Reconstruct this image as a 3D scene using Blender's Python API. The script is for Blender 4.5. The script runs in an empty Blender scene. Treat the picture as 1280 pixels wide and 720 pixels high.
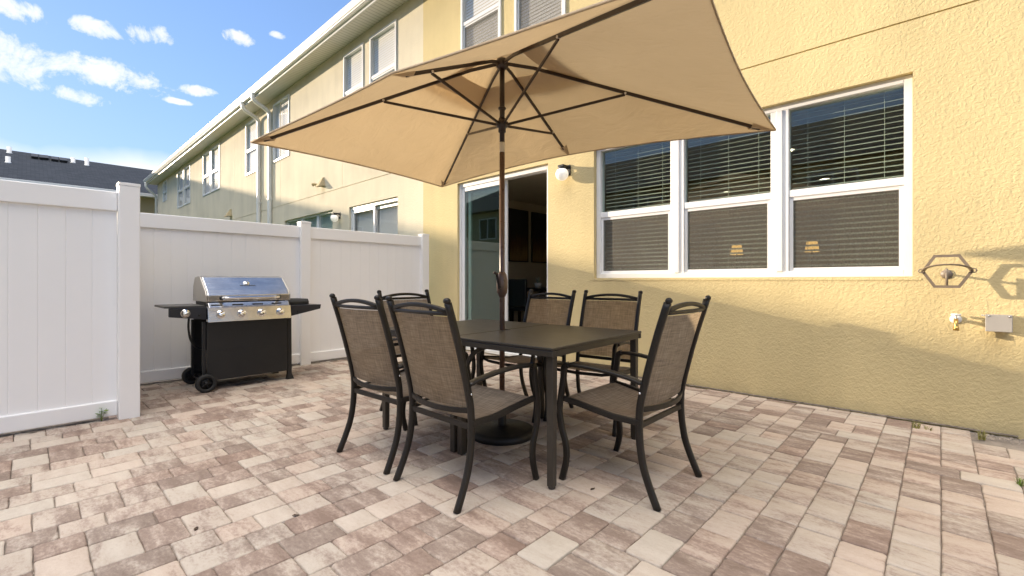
import bpy, bmesh, math, random
from math import radians as R, sin, cos, pi, sqrt, atan2
from mathutils import Vector, Matrix
random.seed(11)
sc = bpy.context.scene
col = sc.collection

# ------------------------------------------------------------------ helpers
class MB:
    def __init__(self): self.v = []; self.f = []; self.sm = []
    def add(self, vs, fs, smooth=False):
        n = len(self.v); self.v += [tuple(p) for p in vs]
        self.f += [tuple(i + n for i in f) for f in fs]; self.sm += [smooth] * len(fs)
        return self
    def box(self, x0, x1, y0, y1, z0, z1, mat=None):
        vs = [Vector(p) for p in ((x0,y0,z0),(x1,y0,z0),(x1,y1,z0),(x0,y1,z0),(x0,y0,z1),(x1,y0,z1),(x1,y1,z1),(x0,y1,z1))]
        if mat: vs = [mat @ p for p in vs]
        return self.add(vs, [(0,3,2,1),(4,5,6,7),(0,1,5,4),(1,2,6,5),(2,3,7,6),(3,0,4,7)])
    def quad(self, a, b, c, d): return self.add([a,b,c,d], [(0,1,2,3)])
    def tube(self, pts, r, n=10, caps=True, up=None, prof=None, smooth=True, closed=False):
        """sweep: r number or list; prof = list of 2-D offsets (overrides the circle)"""
        pts = [Vector(p) for p in pts]; m = len(pts)
        rr = r if isinstance(r, (list, tuple)) else [r] * m
        rings = []; prevu = None
        for i, p in enumerate(pts):
            if closed: t = (pts[(i+1) % m] - pts[i-1])
            elif i == 0: t = pts[1] - p
            elif i == m-1: t = p - pts[i-1]
            else: t = (pts[i+1] - p).normalized() + (p - pts[i-1]).normalized()
            t.normalize()
            if up is not None:
                u = Vector(up) - t * Vector(up).dot(t)
            elif prevu is None:
                a = Vector((0,0,1)) if abs(t.z) < .9 else Vector((1,0,0))
                u = a - t * a.dot(t)
            else: u = prevu - t * prevu.dot(t)
            u.normalize(); prevu = u; w = t.cross(u)
            k = 1.0
            if not closed and 0 < i < m-1:
                c = (pts[i+1]-p).normalized().dot((p-pts[i-1]).normalized())
                k = 1/max(.5, sqrt(max(0.01,(1+c)/2)))
            if prof: rings.append([p + u*b*rr[i] + w*a*rr[i] for a, b in prof])
            else: rings.append([p + (u*cos(2*pi*j/n) + w*sin(2*pi*j/n))*rr[i] for j in range(n)])
        nn = len(rings[0]); vs = [q for g in rings for q in g]; fs = []
        L = m if closed else m-1
        for i in range(L):
            for j in range(nn):
                a = i*nn+j; b = i*nn+(j+1) % nn; i2 = (i+1) % m
                fs.append((a, b, i2*nn+(j+1) % nn, i2*nn+j))
        self.add(vs, fs, smooth)
        if caps and not closed:
            self.add(rings[0], [tuple(range(nn))[::-1]]); self.add(rings[-1], [tuple(range(nn))])
        return self
    def lathe(self, prof, c=(0,0,0), n=24, smooth=True, mat=None):
        vs = []; fs = []; m = len(prof)
        for r, z in prof:
            for j in range(n):
                p = Vector((r*cos(2*pi*j/n), r*sin(2*pi*j/n), z))
                if mat: p = mat @ p
                vs.append(p + Vector(c))
        for i in range(m-1):
            for j in range(n):
                fs.append((i*n+j, i*n+(j+1) % n, (i+1)*n+(j+1) % n, (i+1)*n+j))
        self.add(vs, fs, smooth)
        return self
    def prism(self, poly, axis, a, b):
        """poly of 2-D points, extruded along axis 0/1/2 from a to b"""
        def mk(p, t):
            if axis == 0: return (t, p[0], p[1])
            if axis == 1: return (p[0], t, p[1])
            return (p[0], p[1], t)
        n = len(poly); vs = [mk(p, a) for p in poly] + [mk(p, b) for p in poly]
        fs = [tuple(range(n))[::-1], tuple(range(n, 2*n))] + [(i, (i+1) % n, n+(i+1) % n, n+i) for i in range(n)]
        return self.add(vs, fs)
    def build(self, name, mat, parent=None, bevel=0, seg=2, weld=True):
        me = bpy.data.meshes.new(name); me.from_pydata(self.v, [], self.f); me.update()
        me.polygons.foreach_set('use_smooth', self.sm)
        bm = bmesh.new(); bm.from_mesh(me)
        if weld: bmesh.ops.remove_doubles(bm, verts=bm.verts, dist=1e-5)
        bmesh.ops.recalc_face_normals(bm, faces=bm.faces)
        bm.to_mesh(me); bm.free()
        me.materials.append(mat)
        o = bpy.data.objects.new(name, me); col.objects.link(o)
        if parent is not None: o.parent = parent
        if bevel:
            b = o.modifiers.new('bevel', 'BEVEL'); b.width = bevel; b.segments = seg; b.limit_method = 'ANGLE'; b.angle_limit = R(40)
            b.harden_normals = False
        return o

def tag(o, label=None, cat=None, group=None, kind=None):
    if label: o['label'] = label
    if cat: o['category'] = cat
    if group: o['group'] = group
    if kind: o['kind'] = kind
    return o
def thing(name, label, cat, loc=(0,0,0), rz=0, group=None):
    o = bpy.data.objects.new(name, None); col.objects.link(o); o.location = loc; o.rotation_euler = (0,0,rz)
    o.empty_display_size = .1
    return tag(o, label, cat, group)
def copy_tree(o, parent=None):
    c = o.copy(); col.objects.link(c)
    if parent is not None: c.parent = parent
    for ch in [x for x in bpy.data.objects if x.parent == o]: copy_tree(ch, c)
    return c
RECT = lambda w, h: [(-w/2,-h/2),(w/2,-h/2),(w/2,h/2),(-w/2,h/2)]
def smooth_path(pts, n=4):
    """Catmull-Rom through 3-D points"""
    P = [Vector(p) for p in pts]; P = [P[0]*2-P[1]] + P + [P[-1]*2-P[-2]]; out = []
    for i in range(1, len(P)-2):
        for k in range(n):
            t = k/n; a, b, c, d = P[i-1:i+3]
            out.append(.5*((2*b)+(c-a)*t+(2*a-5*b+4*c-d)*t*t+(3*b-a-3*c+d)*t**3))
    return out + [P[-2]]

# ------------------------------------------------------------------ materials
def mat(name, color=(.5,.5,.5), rough=.5, metal=0, spec=.5):
    m = bpy.data.materials.new(name); m.use_nodes = True
    b = m.node_tree.nodes['Principled BSDF']
    b.inputs['Base Color'].default_value = (*color, 1); b.inputs['Roughness'].default_value = rough
    b.inputs['Metallic'].default_value = metal; b.inputs['Specular IOR Level'].default_value = spec
    return m
class N:
    def __init__(s, m): s.t = m.node_tree; s.n = s.t.nodes; s.b = s.n.get('Principled BSDF'); s.out = s.n.get('Material Output')
    def new(s, typ, **kw):
        x = s.n.new(typ)
        for k, v in kw.items():
            if k.startswith('i_'):
                x.inputs[k[2:].replace('_', ' ')].default_value = v
            else: setattr(x, k, v)
        return x
    def ln(s, a, b): s.t.links.new(a, b)
    def math(s, op, a, b=None, c=None, clamp=False):
        x = s.n.new('ShaderNodeMath'); x.operation = op; x.use_clamp = clamp
        for i, q in enumerate((a, b, c)):
            if q is None: continue
            if isinstance(q, (int, float)): x.inputs[i].default_value = q
            else: s.ln(q, x.inputs[i])
        return x.outputs[0]
    def ramp(s, fac, stops, interp='LINEAR'):
        x = s.n.new('ShaderNodeValToRGB'); e = x.color_ramp.elements; x.color_ramp.interpolation = interp
        while len(e) < len(stops): e.new(.5)
        for q, (p, c) in zip(e, stops): q.position = p; q.color = (*c, 1) if len(c) == 3 else c
        s.ln(fac, x.inputs[0]); return x.outputs[0]
    def mix(s, fac, a, b, blend='MIX'):
        x = s.n.new('ShaderNodeMix'); x.data_type = 'RGBA'; x.blend_type = blend
        for i, q in ((0, fac), (6, a), (7, b)):
            if isinstance(q, (int, float)): x.inputs[i].default_value = q
            elif isinstance(q, tuple): x.inputs[i].default_value = (*q, 1)
            else: s.ln(q, x.inputs[i])
        return x.outputs[2]
    def coord(s, scale=(1,1,1), rot=(0,0,0), out='Object'):
        t = s.n.new('ShaderNodeTexCoord'); mp = s.n.new('ShaderNodeMapping'); mp.inputs['Scale'].default_value = scale
        mp.inputs['Rotation'].default_value = rot
        s.ln(t.outputs[out], mp.inputs[0]); return mp.outputs[0]
    def noise(s, vec, scale, detail=3, rough=.5, dist=0):
        x = s.new('ShaderNodeTexNoise'); x.inputs['Scale'].default_value = scale; x.inputs['Detail'].default_value = detail
        x.inputs['Roughness'].default_value = rough; x.inputs['Distortion'].default_value = dist
        s.ln(vec, x.inputs['Vector']); return x.outputs['Fac']
    def bump(s, h, strength, dist, prev=None):
        x = s.new('ShaderNodeBump'); x.inputs['Strength'].default_value = strength; x.inputs['Distance'].default_value = dist
        s.ln(h, x.inputs['Height'])
        if prev is not None: s.ln(prev, x.inputs['Normal'])
        return x.outputs['Normal']

def vary(name, color, rough, metal=0, amt=.12, scale=3, bump=None, spec=.5, bscale=60):
    """a painted/plain surface with soft colour variation, roughness variation and fine bump"""
    m = mat(name, color, rough, metal, spec); n = N(m); v = n.coord()
    a = n.noise(v, scale, 4, .6)
    c0 = tuple(x*(1-amt) for x in color); c1 = tuple(min(1, x*(1+amt)) for x in color)
    n.ln(n.ramp(a, [(.3, c0), (.7, c1)]), n.b.inputs['Base Color'])
    r = n.noise(v, scale*4, 3)
    n.ln(n.math('MULTIPLY_ADD', r, .25, rough-.12), n.b.inputs['Roughness'])
    if bump:
        n.ln(n.bump(n.noise(v, bscale, 3), bump, .002), n.b.inputs['Normal'])
    return m

def stucco(name, color, st=.14):
    m = mat(name, color, .92, 0, .2); n = N(m); v = n.coord()
    # knock-down lumps, a couple of centimetres across
    d = n.noise(v, 46, 3, .6, .5); lump = n.ramp(d, [(.36, (0,0,0)), (.66, (1,1,1))])
    fine = n.noise(v, 140, 2)
    b1 = n.bump(lump, .55, .004); b2 = n.bump(fine, .25, .0012, b1)
    n.ln(b2, n.b.inputs['Normal'])
    big = n.noise(v, .7, 4, .6)
    vs = n.coord((.9,.9,.12)); streak = n.noise(vs, 1.6, 4, .65)
    f = n.math('ADD', n.math('MULTIPLY', big, .5), n.math('MULTIPLY', streak, .5))
    c = n.ramp(f, [(.34, tuple(x*(1-st) for x in color)), (.5, color), (.66, tuple(min(1, x*(1+st*.8)) for x in color))])
    # splash dirt with its own ragged edge along the foot of the wall
    z = n.new('ShaderNodeSeparateXYZ'); n.ln(n.coord(), z.inputs[0])
    dn = n.noise(n.coord((3,3,2)), 2.2, 5, .7)
    g = n.math('SUBTRACT', n.math('MULTIPLY', dn, .55), n.math('MULTIPLY', z.outputs[2], 2.6), clamp=True)
    c2 = n.mix(g, c, (.30,.25,.15))
    n.ln(c2, n.b.inputs['Base Color'])
    return m

M = {}
M['stucco'] = stucco('stucco_yellow', (.625,.515,.278))
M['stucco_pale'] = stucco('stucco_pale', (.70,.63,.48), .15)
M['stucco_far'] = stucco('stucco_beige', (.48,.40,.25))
M['vinyl'] = vary('white_vinyl', (.86,.85,.84), .38, amt=.02, scale=1.2)
M['frame'] = vary('white_frame', (.80,.80,.79), .4, amt=.02)
M['gutter'] = vary('white_gutter', (.78,.77,.74), .35, amt=.03)
M['interior'] = vary('interior_paint', (.58,.50,.38), .8, amt=.04)
M['int_floor'] = vary('interior_floor', (.16,.12,.09), .4)
M['dark_wood'] = vary('dark_wood', (.018,.014,.012), .45)
M['bronze'] = vary('bronze_metal', (.015,.0125,.010), .42, amt=.2, scale=8, spec=.4, bump=.08, bscale=300)
M['umb_metal'] = vary('umbrella_metal', (.030,.017,.013), .36, amt=.15, scale=8)
M['pole'] = vary('umbrella_pole', (.13,.078,.055), .3, amt=.1, scale=8)
M['joint'] = vary('pale_metal', (.60,.55,.48), .3, amt=.05)
M['black'] = vary('black_paint', (.007,.007,.008), .5, amt=.2, scale=5)
M['navy'] = vary('blue_black_paint', (.012,.014,.022), .32, amt=.2, scale=5)
M['rubber'] = vary('rubber', (.015,.015,.015), .7)
M['chrome'] = mat('chrome', (.80,.80,.80), .12, 1)
M['brass'] = mat('brass', (.55,.36,.12), .35, 1)
M['white_metal'] = mat('white_paint', (.78,.77,.73), .4)
M['greybox'] = vary('grey_box', (.36,.34,.31), .5, amt=.06)
M['shelf'] = vary('dark_grey_shelf', (.06,.058,.055), .4)
M['taupe'] = vary('taupe_metal', (.20,.16,.12), .42, amt=.12, scale=9)
M['slat'] = vary('blind_slat', (.62,.58,.47), .5, amt=.03)
M['shade'] = vary('window_shade', (.88,.87,.84), .7, amt=.03)
M['leaf'] = vary('weed_leaf', (.15,.24,.03), .6, amt=.3, scale=30)
M['straw'] = vary('dry_grass', (.26,.24,.06), .7, amt=.3, scale=30)
M['dead'] = vary('dead_leaf', (.06,.035,.02), .7)
M['pot'] = mat('white_pot', (.75,.75,.75), .3)
M['cloth_black'] = vary('black_upholstery', (.010,.010,.012), .6)

def _steel():
    m = mat('brushed_steel', (.62,.62,.62), .26, 1); n = N(m)
    v = n.coord((40, .6, 40)); s = n.noise(v, 6, 4, .6)
    n.ln(n.math('MULTIPLY_ADD', s, .22, .12), n.b.inputs['Roughness'])
    sm = n.noise(n.coord(), 9, 4, .6)
    n.ln(n.ramp(sm, [(.3, (.52,.52,.53)), (.7, (.70,.69,.67))]), n.b.inputs['Base Color'])
    n.ln(n.bump(s, .05, .001), n.b.inputs['Normal'])
    return m
M['steel'] = _steel(); M['lidside'] = vary('lid_side', (.42,.40,.37), .35, .6)

def _glass(name, tint=(.86,.92,.90), boost=0.0):
    m = bpy.data.materials.new(name); m.use_nodes = True; n = N(m)
    n.n.remove(n.b)
    lw = n.new('ShaderNodeLayerWeight', i_Blend=.5); tr = n.new('ShaderNodeBsdfTransparent'); gl = n.new('ShaderNodeBsdfGlossy')
    tr.inputs[0].default_value = (*tint, 1); gl.inputs['Roughness'].default_value = .004
    # faint waviness of float glass
    n.ln(n.bump(n.noise(n.coord(), 2.2, 1), .02, .02), gl.inputs['Normal'])
    f = n.math('MULTIPLY_ADD', n.math('POWER', lw.outputs['Facing'], 4.5), .9, .045+boost, clamp=True)
    mx = n.new('ShaderNodeMixShader'); n.ln(f, mx.inputs[0]); n.ln(tr.outputs[0], mx.inputs[1]); n.ln(gl.outputs[0], mx.inputs[2])
    n.ln(mx.outputs[0], n.out.inputs[0]); return m
M['glass'] = _glass('window_glass', boost=.03)
M['clear'] = _glass('clear_glass', (.99,.99,.98), -.02)
M['glass_low'] = _glass('tinted_glass', (.72,.82,.78), .05)

def _screen():
    m = bpy.data.materials.new('insect_screen'); m.use_nodes = True; n = N(m)
    n.b.inputs['Base Color'].default_value = (.15,.135,.11,1); n.b.inputs['Roughness'].default_value = .6
    tr = n.new('ShaderNodeBsdfTransparent'); mx = n.new('ShaderNodeMixShader')
    f = n.noise(n.coord(), 90, 2); mx.inputs[0].default_value = .5
    n.ln(n.math('MULTIPLY_ADD', f, .5, .20), mx.inputs[0])
    n.ln(tr.outputs[0], mx.inputs[1]); n.ln(n.b.outputs[0], mx.inputs[2]); n.ln(mx.outputs[0], n.out.inputs[0]); return m
M['screen'] = _screen()

def _shingles():
    m = mat('roof_shingles', (.06,.065,.075), .9, 0, .2); n = N(m)
    t = n.new('ShaderNodeTexCoord'); mp = n.new('ShaderNodeMapping'); n.ln(t.outputs['Object'], mp.inputs[0])
    mp.inputs['Rotation'].default_value = (0, 0, R(90))
    br = n.new('ShaderNodeTexBrick'); n.ln(mp.outputs[0], br.inputs[0])
    br.inputs['Scale'].default_value = 1.0; br.inputs['Brick Width'].default_value = .3; br.inputs['Row Height'].default_value = .14
    br.inputs['Mortar Size'].default_value = .012; br.inputs['Color1'].default_value = (.028,.034,.043,1); br.inputs['Color2'].default_value = (.055,.062,.074,1)
    br.inputs['Mortar'].default_value = (.015,.016,.02,1)
    nz = n.noise(n.coord(), 3, 5, .7)
    n.ln(n.mix(n.math('MULTIPLY', nz, .6), br.outputs[0], (.06,.068,.08)), n.b.inputs['Base Color'])
    n.ln(n.bump(br.outputs['Fac'], -.6, .02), n.b.inputs['Normal'])
    return m
M['shingle'] = _shingles()

def _soffit():
    m = mat('vented_soffit', (.76,.74,.68), .5); n = N(m)
    w = n.new('ShaderNodeTexWave'); w.wave_type = 'BANDS'; w.bands_direction = 'X'; w.inputs['Scale'].default_value = 3.2
    n.ln(n.coord(), w.inputs[0]); h = n.ramp(w.outputs['Fac'], [(.0, (0,0,0)), (.15, (1,1,1))])
    n.ln(n.bump(h, .8, .01), n.b.inputs['Normal'])
    n.ln(n.mix(h, (.5,.48,.43), (.76,.74,.68)), n.b.inputs['Base Color']); return m
M['soffit'] = _soffit()

def _canopy():
    m = bpy.data.materials.new('canopy_fabric'); m.use_nodes = True; n = N(m); v = n.coord()
    b = n.b; b.inputs['Roughness'].default_value = .85; b.inputs['Specular IOR Level'].default_value = .15
    c = n.ramp(n.noise(v, 1.5, 4, .6), [(.3, (.48,.405,.305)), (.7, (.53,.452,.345))])
    n.ln(c, b.inputs['Base Color'])
    wr = n.noise(n.coord((1.0,1.6,1)), 4.0, 4, .55, 1.0); wv = n.noise(v, 500, 1)
    nb = n.bump(wr, .6, .022); nb = n.bump(wv, .15, .0008, nb)
    n.ln(nb, b.inputs['Normal'])
    t = n.new('ShaderNodeBsdfTranslucent'); n.ln(n.mix(1.0, c, (1.0,.84,.58), 'MULTIPLY'), t.inputs[0]); n.ln(nb, t.inputs['Normal'])
    mx = n.new('ShaderNodeMixShader'); mx.inputs[0].default_value = .40
    n.ln(b.outputs[0], mx.inputs[1]); n.ln(t.outputs[0], mx.inputs[2]); n.ln(mx.outputs[0], n.out.inputs[0]); return m
M['canopy'] = _canopy()

def _sling(name, S1, S2):
    m = bpy.data.materials.new(name); m.use_nodes = True; n = N(m); b = n.b
    b.inputs['Roughness'].default_value = .75; b.inputs['Specular IOR Level'].default_value = .25
    a = n.noise(n.coord(S1), 1, 3, .65); c = n.noise(n.coord(S2), 1, 3, .65)
    f = n.math('ADD', n.math('MULTIPLY', a, .5), n.math('MULTIPLY', c, .5))
    cl = n.ramp(f, [(.34, (.18,.162,.143)), (.5, (.285,.258,.228)), (.66, (.42,.385,.345))])
    n.ln(cl, b.inputs['Base Color']); n.ln(n.bump(f, .5, .002), b.inputs['Normal'])
    t = n.new('ShaderNodeBsdfTranslucent'); n.ln(n.mix(1.0, cl, (1.32,1.13,.84), 'MULTIPLY'), t.inputs[0])
    mx = n.new('ShaderNodeMixShader'); mx.inputs[0].default_value = .60
    n.ln(b.outputs[0], mx.inputs[1]); n.ln(t.outputs[0], mx.inputs[2])
    tr = n.new('ShaderNodeBsdfTransparent'); m2 = n.new('ShaderNodeMixShader'); m2.inputs[0].default_value = .04
    n.ln(mx.outputs[0], m2.inputs[1]); n.ln(tr.outputs[0], m2.inputs[2]); n.ln(m2.outputs[0], n.out.inputs[0]); return m
M['sling'] = _sling('back_sling_fabric', (150,3,9), (9,3,150)); M['sling_seat'] = _sling('seat_sling_fabric', (150,9,3), (9,150,3))

def _table():
    m = mat('table_top_paint', (.055,.045,.036), .42); n = N(m)
    w = n.noise(n.coord((1,14,1)), 4, 4, .6)
    n.ln(n.ramp(w, [(.3, (.033,.028,.022)), (.7, (.048,.041,.033))]), n.b.inputs['Base Color'])
    n.ln(n.math('MULTIPLY_ADD', w, .2, .34), n.b.inputs['Roughness'])
    n.ln(n.bump(w, .15, .002), n.b.inputs['Normal']); return m
M['table'] = _table()

def _paver():
    m = mat('concrete_pavers', (.4,.33,.28), .9, 0, .25); n = N(m)
    g = n.new('ShaderNodeNewGeometry'); rnd = g.outputs['Random Per Island']
    wn = n.new('ShaderNodeTexWhiteNoise'); wn.noise_dimensions = '1D'; n.ln(rnd, wn.inputs['W'])
    r2 = n.new('ShaderNodeSeparateColor'); n.ln(wn.outputs['Color'], r2.inputs[0])
    # each paver its own window into the blend: shift the noise by its random colour
    t = n.new('ShaderNodeTexCoord'); sh = n.new('ShaderNodeVectorMath'); sh.operation = 'MULTIPLY_ADD'
    n.ln(wn.outputs['Color'], sh.inputs[0]); sh.inputs[1].default_value = (40,40,40); n.ln(t.outputs['Object'], sh.inputs[2])
    mp = n.new('ShaderNodeMapping'); mp.inputs['Scale'].default_value = (3.6, 12.0, 1); n.ln(sh.outputs[0], mp.inputs[0])
    blend = n.noise(mp.outputs[0], 1.0, 6.0, .62, .3)
    mp2 = n.new('ShaderNodeMapping'); mp2.inputs['Scale'].default_value = (45,70,1); n.ln(sh.outputs[0], mp2.inputs[0])
    grain = n.noise(mp2.outputs[0], 1.0, 4, .7)
    f = n.math('ADD', n.math('MULTIPLY_ADD', blend, 1.15, -.28), n.math('MULTIPLY', grain, .60))
    f = n.math('ADD', f, n.math('MULTIPLY', n.math('SUBTRACT', rnd, .5), .46))
    c = n.ramp(f, [(.22, (.215,.166,.140)), (.42, (.285,.229,.196)), (.52, (.365,.305,.264)), (.63, (.45,.393,.340)), (.95, (.515,.468,.412))])
    # hue: some pavers greyer, some pinker/tan
    tint = n.ramp(r2.outputs[1], [(.0, (1.05,.965,.92)), (.5, (1.02,.985,.955)), (1, (.99,.99,.97))])
    c = n.mix(1.0, c, tint, 'MULTIPLY')
    speck = n.ramp(n.noise(n.coord(), 260, 2, .6), [(.62, (1,1,1)), (.74, (.72,.70,.69))])
    c = n.mix(1.0, c, speck, 'MULTIPLY')
    big = n.noise(n.coord(), .8, 4, .6)
    c = n.mix(1.0, c, n.ramp(big, [(.3, (.88,.87,.86)), (.7, (1.06,1.06,1.06))]), 'MULTIPLY')
    n.ln(c, n.b.inputs['Base Color'])
    b1 = n.bump(n.noise(n.coord(), 35, 4, .6), .35, .004); b2 = n.bump(n.noise(n.coord(), 320, 2), .35, .0012, b1)
    n.ln(b2, n.b.inputs['Normal']); return m
M['paver'] = _paver()
M['sand'] = vary('joint_sand', (.24,.205,.175), .95, amt=.35, scale=12, bump=.6, bscale=300)
M['soil'] = vary('dark_gravel_soil', (.15,.125,.10), .95, amt=.5, scale=25, bump=.8, bscale=120)
M['stone'] = vary('pebble', (.27,.23,.19), .85, amt=.4, scale=9)
M['lawn'] = vary('lawn', (.07,.10,.03), .95, amt=.35, scale=4, bump=.8, bscale=40)

def emis(name, color, strength, base=(.8,.8,.8)):
    m = mat(name, base, .35); b = m.node_tree.nodes['Principled BSDF']
    b.inputs['Emission Color'].default_value = (*color, 1); b.inputs['Emission Strength'].default_value = strength; return m
M['globe'] = emis('opal_globe', (1,.93,.8), .12, (.85,.83,.78))
M['lampshade'] = emis('lit_lampshade', (1,.50,.12), .5)
M['downlight'] = emis('lit_downlight', (1,.85,.6), 3.0)

def _picture():
    m = mat('abstract_painting', (.1,.1,.1), .5); n = N(m)
    t = n.new('ShaderNodeTexCoord'); s = n.new('ShaderNodeSeparateXYZ'); n.ln(t.outputs['Object'], s.inputs[0])
    nz = n.noise(n.coord((6,6,1.2)), 2.5, 5, .65)
    h = n.math('ADD', n.math('MULTIPLY', s.outputs[2], .85), n.math('MULTIPLY', nz, .45))
    n.ln(n.ramp(h, [(.12, (.20,.12,.05)), (.35, (.30,.19,.08)), (.52, (.13,.07,.03)), (.72, (.04,.035,.035)), (1, (.03,.032,.035))]), n.b.inputs['Base Color'])
    return m
M['picture'] = _picture()

# ------------------------------------------------------------------ camera
HC = 1.10; YAW = R(43.2)
cam = bpy.data.cameras.new('camera'); co = bpy.data.objects.new('camera', cam); col.objects.link(co)
co.location = (0,0,HC); co.rotation_euler = (R(90), 0, YAW)
cam.sensor_width = 36; cam.lens = 570/1280*36; cam.shift_y = -9/1280; cam.clip_start = .05; cam.clip_end = 3000
sc.camera = co
FW = (-sin(YAW), cos(YAW)); RT = (cos(YAW), sin(YAW))
def ray(u, v):
    r = (u-640)/570; return Vector((FW[0]+RT[0]*r, FW[1]+RT[1]*r, (351-v)/570))

# ------------------------------------------------------------------ sun and sky
SD = Vector((1.0, .40, -.205)).normalized()          # direction the light travels
el = math.asin(-SD.z); az = atan2(-SD.x, -SD.y)      # azimuth clockwise from +Y
sun = bpy.data.lights.new('sun', 'SUN'); so = bpy.data.objects.new('sun', sun); col.objects.link(so)
sun.energy = 2.45; sun.angle = R(.55); sun.color = (1, .83, .62)
so.rotation_euler = SD.to_track_quat('-Z', 'Y').to_euler()
w = bpy.data.worlds.new('World'); sc.world = w; w.use_nodes = True
n = N(w); bg = n.n['Background']
sky = n.new('ShaderNodeTexSky'); sky.sky_type = 'NISHITA'; sky.sun_disc = False
sky.sun_elevation = el; sky.sun_rotation = az; sky.air_density = 1.0; sky.dust_density = .1; sky.ozone_density = 2.6
SKY = .15; SKY_FILL = 14.0
bg.inputs[1].default_value = SKY
tc = n.new('ShaderNodeTexCoord'); sx = n.new('ShaderNodeSeparateXYZ'); n.ln(tc.outputs['Generated'], sx.inputs[0])
azn = n.math('ARCTAN2', sx.outputs[1], n.math('MULTIPLY', sx.outputs[0], -1))   # 0 towards -X, growing towards +Y
eln = n.math('ARCSINE', sx.outputs[2])
cn = n.noise(tc.outputs['Generated'], 22, 10, .68, .35); cn2 = n.noise(tc.outputs['Generated'], 5, 4, .5)
# clouds: (pixel-free) azimuth, elevation and their half sizes in degrees
CL = [(-1.2,18.5,3.6,1.9),(5.4,18.6,4.6,1.4),(3.0,16.4,2.4,.7),(-1.0,21.9,2.6,.8),(4.3,22.3,1.7,.75),(8.8,22.8,2.2,.95),
      (15.8,24.6,1.7,.6),(12.0,18.9,1.6,.5),(-7,24,5,1.6),(-14,19,7,2.6),(31,24,3,.7),(19.5,25.6,.9,.35),(10.5,17.6,1.2,.3),(21.0,18.4,1.3,.3),(-20,27,6,2)]
cm = None
for a0, e0, ra, re in CL:
    d = n.math('ADD', n.math('POWER', n.math('DIVIDE', n.math('SUBTRACT', azn, R(a0)), R(ra)), 2.0),
               n.math('POWER', n.math('DIVIDE', n.math('SUBTRACT', eln, R(e0)), R(re)), 2.0))
    k = n.math('SUBTRACT', 1.0, d)
    cm = k if cm is None else n.math('MAXIMUM', cm, k)
cm = n.math('MAXIMUM', cm, -1.5)
cl = n.math('ADD', n.math('MULTIPLY', cm, .55), n.math('MULTIPLY', n.math('SUBTRACT', cn, .5), 3.2))
cl = n.ramp(cl, [(.0, (0,0,0)), (.35, (.5,.5,.5)), (.95, (1,1,1))])
# a low bank of cloud over the horizon and thin wisps elsewhere
bank = n.math('SUBTRACT', R(12.2), eln); bank = n.math('ADD', n.math('MULTIPLY', bank, 9), n.math('MULTIPLY', n.math('SUBTRACT', cn2, .5), 1.0))
bank = n.ramp(bank, [(.0, (0,0,0)), (.35, (.85,.85,.85))])
mask = n.math('MAXIMUM', cl, bank)
CLOUD = 2.6
cc = n.new('ShaderNodeRGB'); cc.outputs[0].default_value = (CLOUD, CLOUD*.97, CLOUD*.93, 1)
bw = n.new('ShaderNodeRGBToBW'); n.ln(sky.outputs[0], bw.inputs[0])
k = n.math('DIVIDE', 1.0, n.math('ADD', 1.0, n.math('DIVIDE', bw.outputs[0], 2.5)))     # the camera's soft shoulder: keep the glow round the sun in range
vm = n.new('ShaderNodeVectorMath'); vm.operation = 'SCALE'; n.ln(n.mix(1.0, sky.outputs[0], (1.0,.93,1.02), 'MULTIPLY'), vm.inputs[0]); n.ln(k, vm.inputs[3])
# unseen bright sheet overhead, added to the sky as fill light for the shade
sky_fill = n.math('ADD', n.math('MULTIPLY', n.math('SUBTRACT', eln, R(46)), 3.2), n.math('MULTIPLY', n.math('SUBTRACT', cn2, .5), 1.6))
sky_fill = n.ramp(sky_fill, [(.0, (0,0,0)), (.6, (1,1,1))])
sky_fill = n.math('MULTIPLY', sky_fill, n.math('MULTIPLY_ADD', sx.outputs[1], -2.6, .55, clamp=True))
dc = n.new('ShaderNodeRGB'); dc.outputs[0].default_value = (SKY_FILL, SKY_FILL*.93, SKY_FILL*.84, 1)
n.ln(n.mix(sky_fill, n.mix(mask, vm.outputs[0], cc.outputs[0]), dc.outputs[0]), bg.inputs[0])

# ------------------------------------------------------------------ ground
YW = 4.77                                            # face of the house wall
gm = MB(); gm.quad((-400,-400,-.05),(400,-400,-.05),(400,400,-.05),(-400,400,-.05))
tag(gm.build('ground', M['lawn']), kind='structure')
gm = MB(); gm.quad((-6.6,-3.9,-.03),(-4.9,-3.9,-.03),(-4.9,4.8,-.03),(-6.6,4.8,-.03)); tag(gm.build('bare_soil', M['soil']), kind='structure')
gm = MB(); gm.quad((-6.18,-3.3,-.012),(4.1,-3.3,-.012),(4.1,4.80,-.012),(-6.18,4.80,-.012))
tag(gm.build('bedding_sand', M['sand']), kind='structure')

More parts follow.
